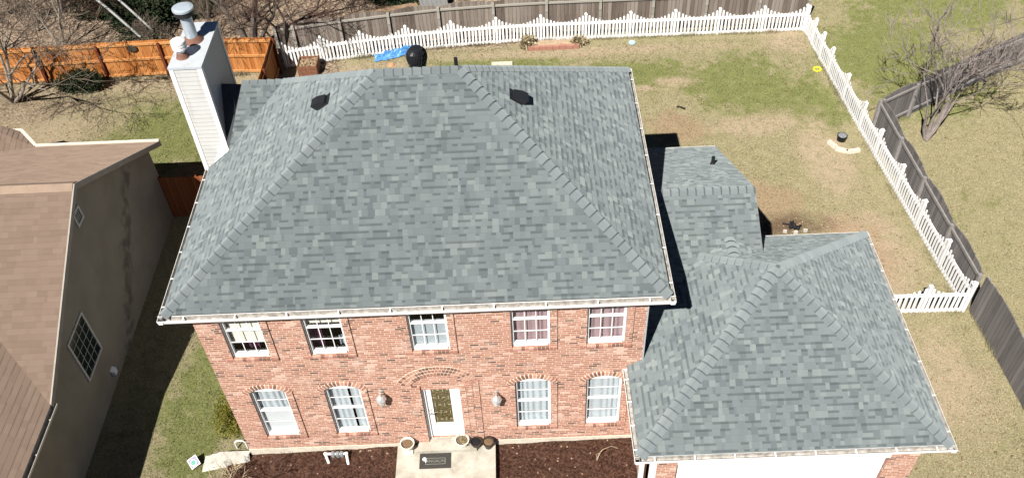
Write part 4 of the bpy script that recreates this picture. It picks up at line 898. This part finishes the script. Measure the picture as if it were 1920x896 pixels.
def bush(name, loc, rx_, ry_, rz_, n, size, mat, label, seed, stem=M_BARKD, flat=0.0, cat='bush'):
    rg = random.Random(seed); root = empty(name, loc, label, cat); mb = MB(); c_ = Vector(loc)
    lobes = [(Vector((rg.uniform(-.45, .45), rg.uniform(-.45, .45), rg.uniform(.25, .75))), rg.uniform(.4, .62)) for _ in range(9)] + [(Vector((0, 0, .45)), .6)]
    for i in range(n):
        lc, lr = rg.choice(lobes); v_ = Vector((rg.gauss(0, 1), rg.gauss(0, 1), rg.gauss(0, 1))).normalized() * lr * rg.uniform(.55, 1.03)
        q = lc + v_; p_ = c_ + Vector((q.x * rx_, q.y * ry_, max(q.z, .02) * rz_))
        d_ = (v_.normalized() + Vector((rg.gauss(0, .5), rg.gauss(0, .5), rg.gauss(.3, .5)))).normalized(); s_ = d_.orthogonal().normalized(); s_.rotate(Matrix.Rotation(rg.uniform(0, 6.28), 3, d_)); L = size * rg.uniform(.6, 1.5)
        mb.face([p_ - s_ * L * .3, p_ + d_ * L, p_ + s_ * L * .3])
    mb.build('foliage', mat, root)
    mb = MB()
    for i in range(5): mb.tube(c_, c_ + Vector((rg.uniform(-.3, .3) * rx_, rg.uniform(-.3, .3) * ry_, rz_ * .7)), .02, .006, 5)
    mb.build('stem', stem, root); return root
bush('evergreen_bush', (-8.95, 15.55, ZG), 1.15, .55, .75, 5200, .07, M_EVERG, 'low dark green evergreen bush at the foot of the cedar fence', 41)
bush('golden_arborvitae', (-.50, .78, ZG), .50, .62, .95, 6500, .05, M_ARBO, 'golden green shrub against the left corner of the brick house', 43)
for i, (x_, y_, s_, lb) in enumerate(((-8.0, 19.4, .95, 'dark evergreen under the pale fallen beams behind the cedar fence'), (-6.1, 20.2, .7, 'dark evergreen right of the fallen beams, behind the cedar fence'), (-9.6, 20.9, .9, 'dark evergreen left of the fallen beams at the top left'), (1.6, 20.9, .7, 'dark evergreen behind the log pile and grey fence'), (3.0, 20.6, .5, 'small dark evergreen right of the log pile'))):
    bush('evergreen_tree', (x_, y_, ZG), 1.7 * s_, 1.4 * s_, 1.5 * s_, 9000, .10, M_EVERG, lb, 50 + i, cat='tree')
# small dry plants in the front bed
def twig_plant(name, loc, label, stems, seed, mat, maxl=2, **kw):
    rg = random.Random(seed); mb = MB()
    for (dx, dy, dz, L, r_) in stems: grow(mb, mb, Vector(loc), Vector((dx, dy, dz)).normalized(), L, r_, 0, maxl, rg, **kw)
    return tag(mb.build(name, mat), label, 'plant')
twig_plant('dry_shrub', (-.35, -.85, ZG), 'pale leafless shrub at the lower left end of the mulch bed', [(.5, .2, .8, .32, .008), (-.6, .1, .7, .32, .008), (.1, .5, .7, .3, .008), (0, -.3, .9, .3, .008), (-.2, .5, .8, .3, .007), (.8, .1, .5, .3, .007)], 61, M_STICK, 3, spread=.7, up=.02, kids=(1, 3), shrink=.8)
twig_plant('dark_shrub', (.55, -.75, ZG + .04), 'dark leafless shrub low in the mulch bed left of the porch', [(.5, .2, .8, .25, .007), (-.6, .1, .7, .25, .007), (.1, .5, .7, .25, .007), (0, -.3, .9, .25, .007)], 62, M_TWIGR, 3, spread=.7, up=.02, kids=(1, 3), shrink=.8)
twig_plant('dead_stalk', (8.40, -.56, -.16), 'pale dead forked stalk standing in the mulch beside the garage', [(.18, .2, .9, .42, .016), (-.25, .1, .9, .26, .008)], 66, M_STICK, 2, spread=.55, up=.05, kids=(1, 2), shrink=.7)
# straw clumps in the brick planter
bush('dry_grass_clump', (7.35, 17.0, ZG), .36, .24, .45, 420, .12, M_STRAW, 'dry straw clump at the left end of the brick planter', 71, M_STICK, cat='grass clump')
bush('dry_grass_clump', (9.25, 17.0, ZG), .38, .24, .32, 420, .11, M_STRAW, 'dry straw clump at the right end of the brick planter', 72, M_STICK, cat='grass clump')

# ------------------------------------------------------------------ yard objects
# brick edged planter
pl_ = empty('brick_planter', (8.3, 16.95, ZG), 'low brick edged planter bed in front of the back picket fence', 'planter')
for k in range(8):
    mb = MB(); x_ = 7.3 + k * .245; mb.box(x_, x_ + .235, 16.78 + rnd.uniform(-.01, .01), 16.90, ZG, ZG + .16 + rnd.uniform(-.02, .02)); mb.build('brick', M_VOUS, pl_)
mb = MB(); mb.box(7.28, 9.28, 16.91, 17.30, ZG, ZG + .10); mb.build('soil', plain('dry soil', (.36, .27, .18), .95, .3, 12), pl_)
# blue tarp: crumpled cloth
mb = MB(); P = {}; nx, ny = 34, 12
for i in range(nx + 1):
    for j in range(ny + 1):
        u_, v_ = i / nx, j / ny - .5; cx = 1.62 + 1.42 * u_; cy = 16.62 + .42 * u_; wd = .42 * (.55 + .45 * math.sin(u_ * 2.6 + .5))
        q = Vector((cx * 3.1, v_ * 4, 2.2)); z_ = .04 + .17 * math.exp(-(v_ * 2.3) ** 2) * (.5 + 1.0 * abs(mnoise.noise(q))) + .10 * abs(mnoise.noise(q * 2.6)) + .16 * u_ * math.exp(-(v_ * 2.4) ** 2)
        P[i, j] = (cx + .06 * mnoise.noise(q * 1.7), cy + v_ * wd + .05 * mnoise.noise(q * 2.1 + Vector((5, 0, 0))), ZG + max(.01, z_ * (1 - abs(v_) * 1.2)))
for i in range(nx):
    for j in range(ny): mb.face([P[i, j], P[i + 1, j], P[i + 1, j + 1], P[i, j + 1]])
g = G('blue tarpaulin'); tm = g.done(g.ramp(g.noise(g.pos(), 9, 4), [(.3, (.045, .16, .40)), (.6, (.09, .28, .58)), (.8, (.22, .42, .68))]), .4, .4)
tag(mb.build('tarp', tm, None, merge=True), 'crumpled blue tarp lying at the foot of the back pickets', 'tarp')
# compost bin
cb = empty('compost_bin', (-.72, 16.1, ZG), 'brown slatted leaf bin beside the left end of the picket fence', 'bin')
M_BIN = plain('brown bin board', (.19, .085, .05), .85, .25, 8)
for x0, x1, y0_, y1_ in ((-1.05, -.40, 15.72, 15.75), (-1.05, -.40, 16.37, 16.40), (-1.08, -1.052, 15.72, 16.4), (-.398, -.37, 15.72, 16.4)):
    mb = MB()
    for k in range(3): mb.box(x0, x1, y0_, y1_, ZG + .02 + k * .15, ZG + .15 + k * .15)
    mb.build('side_panel', M_BIN, cb)
mb = MB(); rg = random.Random(4)
for i in range(500):
    p_ = Vector((rg.uniform(-1.03, -.42), rg.uniform(15.77, 16.35), ZG + .34 + rg.uniform(0, .07))); d_ = Vector((rg.gauss(0, 1), rg.gauss(0, 1), rg.gauss(0, .4))).normalized() * .05; s_ = d_.cross(Vector((0, 0, 1))).normalized() * .03; mb.face([p_ - d_, p_ + s_, p_ + d_, p_ - s_])
tag(mb.build('leaf_pile', M_DRYL), 'dry brown leaves heaped inside the slatted bin', 'leaves', kind='stuff')
# pallet board, orange scrap, saucer, lid, ring
mb = MB(); mb.box(5.98, 6.75, 15.85, 16.08, ZG + .01, ZG + .07); mb.box(6.0, 6.73, 15.87, 16.06, ZG + .07, ZG + .085)
tag(mb.build('slab', plain('pale weathered plank', (.50, .46, .37), .9, .1, 9)), 'pale flat slab on the grass just beyond the main ridge', 'slab')
mb = MB(); mb.lathe([(0, .07), (.07, .065), (.11, .03), (.115, 0), (0, 0)], (2.27, 16.23, ZG), 14); tag(mb.build('clay_saucer', plain('orange clay', (.62, .25, .13), .8, .1, 14)), 'small orange clay saucer on the grass near the blue tarp', 'saucer')
mb = MB(); mb.lathe([(0, .05), (.08, .045), (.12, .0), (0, 0)], (.98, 15.72, ZG), 12); tag(mb.build('plastic_lid', plain('white plastic', (.75, .72, .65), .6)), 'small white plastic lid on dry grass behind the ridge', 'lid')  # a plastic lid lying loose on the grass
mb = MB(); mb.lathe([(0, .03), (.09, .03), (.125, .05), (.13, .035), (.12, 0), (0, 0)], (11.25, 17.0, ZG), 22); tag(mb.build('plastic_dish', plain('aqua plastic', (.36, .55, .58), .4)), 'round aqua dish on the grass at the foot of the pickets', 'dish')
mb = MB(); n = 26
for i in range(n):
    t0, t1 = 6.2832 * i / n, 6.2832 * (i + 1) / n; c_ = Vector((17.62, 14.85, ZG + .03)); P_ = lambda t: c_ + Vector((.125 * math.cos(t), .125 * math.sin(t), 0)); mb.tube(P_(t0), P_(t1), .035, .035, 8, 0, False)
tag(mb.build('toy_ring', plain('bright yellow plastic', (.78, .72, .03), .4, .05), None, True, True), 'bright yellow plastic ring on the lawn by the right side pickets', 'toy ring')
mb = MB(); 
for k in range(6): c_ = Vector((12.36 + k * .045, 13.02 - .018 * k + .02 * math.sin(k), ZG + .03)); mb.lathe([(0, .035), (.028, .025), (.03, -.02), (0, -.03)], c_, 8)
tag(mb.build('dark_stick', plain('dark wood', (.02, .017, .012), .9)), 'short dark stick lying alone on the back lawn', 'stick')
# drain riser with edging stones
dr = empty('drain_riser', (17.42, 10.97, ZG), 'round black drain riser with grey lid inside the curved stones', 'drain')
mb = MB(); mb.lathe([(.15, 0), (.15, .16), (.165, .16), (.165, .19), (.14, .19)], (17.42, 10.97, ZG), 22); mb.build('riser', M_BLACK, dr)
mb = MB(); mb.lathe([(.142, .185), (.13, .20), (.05, .215), (0, .215)], (17.42, 10.97, ZG), 22); mb.build('lid', plain('grey lid', (.20, .21, .22), .5), dr)
M_STONE = plain('cream cast edging stone', (.56, .50, .41), .9, .12, 9)
for i, (x_, y_, an, L, lb) in enumerate(((17.05, 10.70, -62, .36, 'cream edging stone left of the black drain riser'), (17.27, 10.41, -25, .38, 'cream edging stone in the middle of the curved row by the drain'), (17.62, 10.33, 8, .44, 'cream edging stone at the right end of the curved row by the drain'))):
    mb = MB(); Mx = Matrix.Translation((x_, y_, ZG)) @ Matrix.Rotation(R(an), 4, 'Z'); h = L / 2
    n = 6
    for k in range(n):
        s0, s1 = -h + L * k / n, -h + L * (k + 1) / n; bow = lambda s_: .25 * s_ * s_
        lo = [Vector((s0, -.075 + bow(s0), 0)), Vector((s1, -.075 + bow(s1), 0)), Vector((s1, .075 + bow(s1), 0)), Vector((s0, .075 + bow(s0), 0))]; hi = [q * 1.0 + Vector((0, (.012 if q.y < bow(s0) else -.012), .10)) for q in lo]
        mb.face([Mx @ q for q in hi]); 
        mb.face([Mx @ q for q in (lo[0], lo[1], hi[1], hi[0])]); mb.face([Mx @ q for q in (lo[2], lo[3], hi[3], hi[2])])
        if k == 0: mb.face([Mx @ q for q in (lo[3], lo[0], hi[0], hi[3])])
        if k == n - 1: mb.face([Mx @ q for q in (lo[1], lo[2], hi[2], hi[1])])
    tag(mb.build('edging_stone', M_STONE), lb, 'stone', 'edging stones around the drain riser')
# charred fire spot behind the garage
mb = MB(); rg = random.Random(12)
for i in range(9):
    a_ = rg.uniform(0, 3.14); c_ = Vector((14.92 + rg.uniform(-.2, .2), 7.05 + rg.uniform(-.12, .12), ZG + .05 + .012 * i)); d_ = Vector((math.cos(a_), math.sin(a_), rg.uniform(-.1, .1))) * rg.uniform(.09, .16); mb.tube(c_ - d_, c_ + d_, .028, .022, 7)
tag(mb.build('charred_wood', plain('charred wood', (.014, .014, .016), .7, .3, 12)), 'heap of charred wood in the dirt behind the garage', 'firewood', kind=None)
for i, (x_, y_, lb) in enumerate(((14.62, 6.86, 'pale block left of the charred wood'), (14.92, 6.80, 'pale block in front of the charred wood'), (15.22, 6.86, 'pale block right of the charred wood'))):
    mb = MB(); Mx = Matrix.Translation((x_, y_, ZG)) @ Matrix.Rotation(rnd.uniform(-.3, .3), 4, 'Z')
    mb.box(-.06, .06, -.03, .03, 0, .10, 0, Mx); mb.box(-.05, .05, -.022, .022, .10, .108, 0, Mx)
    tag(mb.build('stone_block', M_OLDC), lb, 'block', 'blocks around the charred wood')

# behind the fences: beams, logs, bucket, sheet
M_BEAM = plain('pale weathered beam', (.27, .275, .265), .9, .2, 8); M_LOG = plain('brown log bark', (.23, .155, .095), .95, .35, 9)
for i, (x0, y0_, z0, x1, y1_, z1, r_, lb) in enumerate(((-9.4, 19.2, 1.75, -7.1, 17.5, .55, .05, 'nearest pale grey beam fallen across the dark thicket'), (-8.8, 19.4, 1.8, -6.6, 17.6, .75, .045, 'middle pale grey beam fallen across the dark thicket'), (-9.2, 20.6, 2.1, -6.6, 19.2, 1.5, .06, 'upper thick grey beam leaning over the dark thicket'))):
    mb = MB(); p0, p1 = Vector((x0, y0_, z0)), Vector((x1, y1_, z1)); mb.tube(p0, p0.lerp(p1, .5) + Vector((0, 0, .05)), r_, r_, 6); mb.tube(p0.lerp(p1, .5) + Vector((0, 0, .05)), p1, r_, r_ * .9, 6); tag(mb.build('fallen_beam', M_BEAM), lb, 'beam', 'beams fallen behind the cedar fence')
rg = random.Random(77)
names = ['front', 'second', 'third', 'fourth', 'fifth', 'sixth']
for i in range(6):
    y_ = 18.15 + i * .30; x0 = -.2 + i * .22 + rg.uniform(-.1, .1); x1 = x0 + rg.uniform(2.2, 2.9); mb = MB(); r_ = rg.uniform(.11, .17); z_ = ZG + r_ + (.28 if i in (1, 3) else 0.0)
    q = [Vector((x0 + (x1 - x0) * t / 4, y_ + .55 * t / 4 + rg.uniform(-.03, .03), z_ + rg.uniform(-.02, .02))) for t in range(5)]
    for k in range(4): mb.tube(q[k], q[k + 1], r_ * (1 - .05 * k), r_ * (.95 - .05 * k), 9)
    tag(mb.build('log', M_LOG, None, False), '%s brown log from the grey back fence in the log pile' % ('nearest' if i == 0 else names[i]), 'log', 'logs piled behind the grey back fence')
bk = empty('bucket', (-.95, 18.35, ZG), 'white bucket with dark lid behind the grey fence left of the logs', 'bucket')
mb = MB(); mb.lathe([(.17, 0), (.21, .42), (.19, .42), (.18, .3)], (-.95, 18.35, ZG), 20); mb.build('body', plain('dirty white plastic', (.60, .60, .60), .5), bk)
mb = MB(); mb.lathe([(.215, .40), (.215, .45), (.15, .46), (0, .46)], (-.95, 18.35, ZG), 20); mb.build('lid', plain('pale lid', (.50, .47, .48), .5), bk)
mb = MB(); Mx = Matrix.Translation((3.75, 19.6, ZG + .55)) @ Matrix.Rotation(R(28), 4, 'Z') @ Matrix.Rotation(R(55), 4, 'X'); mb.box(-.55, .55, -.4, .4, -.02, .02, 0, Mx)
for k in range(6): mb.box(-.5 + k * .18, -.44 + k * .18, -.4, .4, .02, .035, 0, Mx)
tag(mb.build('metal_sheet', plain('grey metal sheet', (.20, .20, .195), .5, .1, 6)), 'grey ribbed sheet leaning behind the grey back fence', 'sheet')

# ------------------------------------------------------------------ front of the house
def pot(name, loc, prof, mats, label, cat='pot', group=None, base=False, n=22, fill=.8, plant=0):
    root = empty(name, loc, label, cat, group); mb = MB(); mb.lathe(prof, loc, n); mb.build('bowl', mats[0], root, True)
    rmax = max(r_ for r_, z_ in prof); ztop = max(z_ for r_, z_ in prof)
    mb = MB(); mb.lathe([(rmax * .86, ztop * fill), (rmax * .5, ztop * fill + .015), (0, ztop * fill + .02)], loc, 18)
    mb.build('soil', mats[1], root)
    if base: mb = MB(); x_, y_, z_ = loc; mb.box(x_ - .115, x_ + .115, y_ - .115, y_ + .115, z_, z_ + .045); mb.build('plinth', mats[0], root)
    if plant:
        rg = random.Random(plant); mb = MB()
        for i in range(90):
            p_ = Vector(loc) + Vector((rg.uniform(-.09, .09), rg.uniform(-.09, .09), ztop * fill)); d_ = Vector((rg.gauss(0, .5), rg.gauss(-.3, .5), rg.gauss(.3, .3))).normalized() * rg.uniform(.06, .2); mb.tube(p_, p_ + d_, .006, .003, 3, 0, False)
        mb.build('dead_stems', M_STRAW, root)
    return root
M_URN = plain('cream urn', (.66, .63, .55), .7, .08, 9); M_DPOT = plain('dark brown pot', (.045, .034, .028), .5, .2, 10); M_SOIL = plain('dry potting soil', (.16, .105, .06), .95, .4, 40)
urn = [(.05, .03), (.075, .05), (.055, .09), (.10, .13), (.145, .20), (.16, .30), (.175, .31), (.175, .325), (.15, .325), (.14, .27)]
pot('urn', (3.89, -.20, .0), urn, (M_URN, M_SOIL), 'cream urn of dry soil left of the doormat', 'urn', base=True)
pot('urn', (5.20, -.16, .0), urn, (M_URN, M_SOIL), 'cream urn with dead straw plant right of the doormat', 'urn', base=True, plant=5)
dp = [(.085, .0), (.125, .20), (.14, .205), (.14, .235), (.12, .235), (.115, .18)]
pot('flower_pot', (5.53, -.17, .0), dp, (M_DPOT, M_DARK), 'dark empty flower pot next to the straw filled urn', 'pot')
pot('flower_pot', (5.82, -.18, .0), dp, (M_DPOT, M_SOIL), 'dark flower pot of brown soil at the right edge of the porch', 'pot')
dm = empty('doormat', (4.54, -.50, .0), 'dark grey doormat with framed lettering on the concrete porch', 'doormat')
M_MAT = plain('dark rubber mat', (.045, .043, .038), .9, .2, 30); M_MATL = plain('worn pale print', (.21, .205, .185), .9, .15, 30)
mb = MB(); mb.box(4.17, 4.92, -.72, -.315, .002, .016); mb.build('mat', M_MAT, dm)
mb = MB(); x0, x1, y0_, y1_, t = 4.31, 4.79, -.615, -.445, .012
mb.box(x0, x1, y0_, y0_ + t, .0162, .0185); mb.box(x0, x1, y1_ - t, y1_, .0162, .0185); mb.box(x0, x0 + t, y0_ + t, y1_ - t, .0162, .0185); mb.box(x1 - t, x1, y0_ + t, y1_ - t, .0162, .0185); mb.build('frame_print', M_MATL, dm)
fc = bpy.data.curves.new('lettering', 'FONT'); fc.body = 'ANGALIN'; fc.size = .105; fc.align_x = 'CENTER'; fc.align_y = 'CENTER'; fc.extrude = .001
fo = bpy.data.objects.new('lettering_tmp', fc); COL.objects.link(fo); dg = bpy.context.evaluated_depsgraph_get(); me = bpy.data.meshes.new_from_object(fo.evaluated_get(dg)); bpy.data.objects.remove(fo)
me.transform(Matrix.Translation((4.55, -.53, .0178))); me.materials.clear(); me.materials.append(M_MATL); lo = bpy.data.objects.new('lettering', me); COL.objects.link(lo); adopt(lo, dm)
mb = MB(); rg = random.Random(3); c_ = Vector((4.29, -.475, .02))
mb.lathe([(0, .035), (.035, .03), (.055, .012), (.05, 0), (0, 0)], c_, 9); mb.face([c_ + Vector((.01, -.05, .005)), c_ + Vector((.03, -.10, .004)), c_ + Vector((.05, -.04, .012))])
tag(mb.build('white_leaf', plain('white paper scrap', (.72, .78, .80), .7)), 'white scrap lying on the left of the doormat', 'scrap')
# pipe manifold in the mulch
pv = empty('pipe_manifold', (2.15, -.3, -.2), 'white pipe manifold with grey valves in the mulch left of the porch', 'pipe')
mb = MB(); z_ = -.02
mb.tube((1.86, -.20, z_), (2.40, -.21, z_), .032, .032, 10); mb.build('cross_pipe', M_PVCD, pv, True)
for p0, p1 in (((1.87, -.20, z_), (1.95, -.36, -.22)), ((2.38, -.21, z_), (2.42, -.40, -.22))):
    mb = MB(); mb.tube(p0, p1, .034, .034, 10); mb.lathe([(0, .04), (.042, .02), (.042, -.02), (0, -.04)], p0, 10); mb.build('elbow_pipe', M_PVCD, pv, True)
for x_ in (2.06, 2.17, 2.27):
    mb = MB(); mb.lathe([(.055, -.10), (.06, -.02), (.05, .045), (.025, .06), (0, .06)], (x_, -.205, z_), 10); mb.tube((x_, -.205, z_), (x_, -.205, -.24), .025, .025, 8); mb.build('valve', plain('grey valve', (.22, .23, .24), .5, .3, 20), pv)
# low stained concrete wall, hoop and yard sign left of the corner
mb = MB(); rg = random.Random(8); xs = [-1.15 + 1.13 * k / 12 for k in range(13)]
for a_, b2 in zip(xs, xs[1:]):
    za, zb = [(-.30 + .20 * min(1, (x_ + 1.2) / .5) + .012 * math.sin(x_ * 31)) for x_ in (a_, b2)]
    ya = lambda x_: -.18 - .20 * (-.02 - x_)
    f0, f1 = ya(a_), ya(b2); k0, k1 = .02, .02
    mb.face([(a_, f0, ZG), (b2, f1, ZG), (b2, f1 + .10, zb), (a_, f0 + .10, za)]); mb.face([(a_, f0 + .10, za), (b2, f1 + .10, zb), (b2, k1, zb), (a_, k0, za)]); mb.face([(b2, k1, ZG), (a_, k0, ZG), (a_, k0, za), (b2, k1, zb)])
tag(mb.build('concrete_curb', M_OLDC), 'stained pale concrete curb wall left of the house corner', 'wall')
mb = MB(); n = 14
for i in range(n):
    t0, t1 = math.pi * i / n, math.pi * (i + 1) / n; P_ = lambda t: Vector((-.28 + .13 * math.cos(t), .22, -.08 + .13 * math.sin(t))); mb.tube(P_(t0), P_(t1), .02, .02, 7, 0, False)
mb.tube((-.41, .22, ZG), (-.41, .22, -.08), .02, .02, 7); mb.tube((-.15, .22, ZG), (-.15, .22, -.08), .02, .02, 7)
tag(mb.build('pipe_hoop', M_PVCD, None, True), 'small white pipe hoop between the golden shrub and concrete curb', 'pipe')
ys = empty('yard_sign', (-1.36, -.22, ZG), 'small diamond shaped purple and green yard sign at the lower left', 'sign')
Mx = Matrix.Translation((-1.36, -.20, ZG + .14)) @ Matrix.Rotation(R(-14), 4, 'Z') @ Matrix.Rotation(R(-55), 4, 'X') @ Matrix.Rotation(R(45), 4, 'Y')
mb = MB(); mb.box(-.13, .13, -.006, .006, -.13, .13, 0, Mx); mb.build('board', plain('white sign board', (.74, .74, .74), .5), ys)
mb = MB(); mb.box(-.112, .112, -.010, -.007, -.112, .112, 0, Mx); mb.build('face', plain('muted purple sign face', (.22, .19, .32), .5, .2, 20), ys)
mb = MB(); mb.lathe([(0, .003), (.055, .003), (.055, 0), (0, 0)], (0, 0, 0), 18, 0); mb.lathe([(.066, .003), (.085, .003), (.085, 0)], (0, 0, 0), 18, 1)
M2 = Mx @ Matrix.Translation((.01, -.011, -.01)) @ Matrix.Rotation(R(90), 4, 'X'); mb.v = [tuple(M2 @ Vector(v_)) for v_ in mb.v]; mb.build('emblem', [plain('green emblem', (.07, .30, .22), .5), plain('pale emblem ring', (.55, .62, .68), .5)], ys)
mb = MB(); mb.tube((-1.36, -.15, ZG - .05), (-1.36, -.2, ZG + .13), .008, .008, 6); mb.build('stake', M_PVCD, ys)
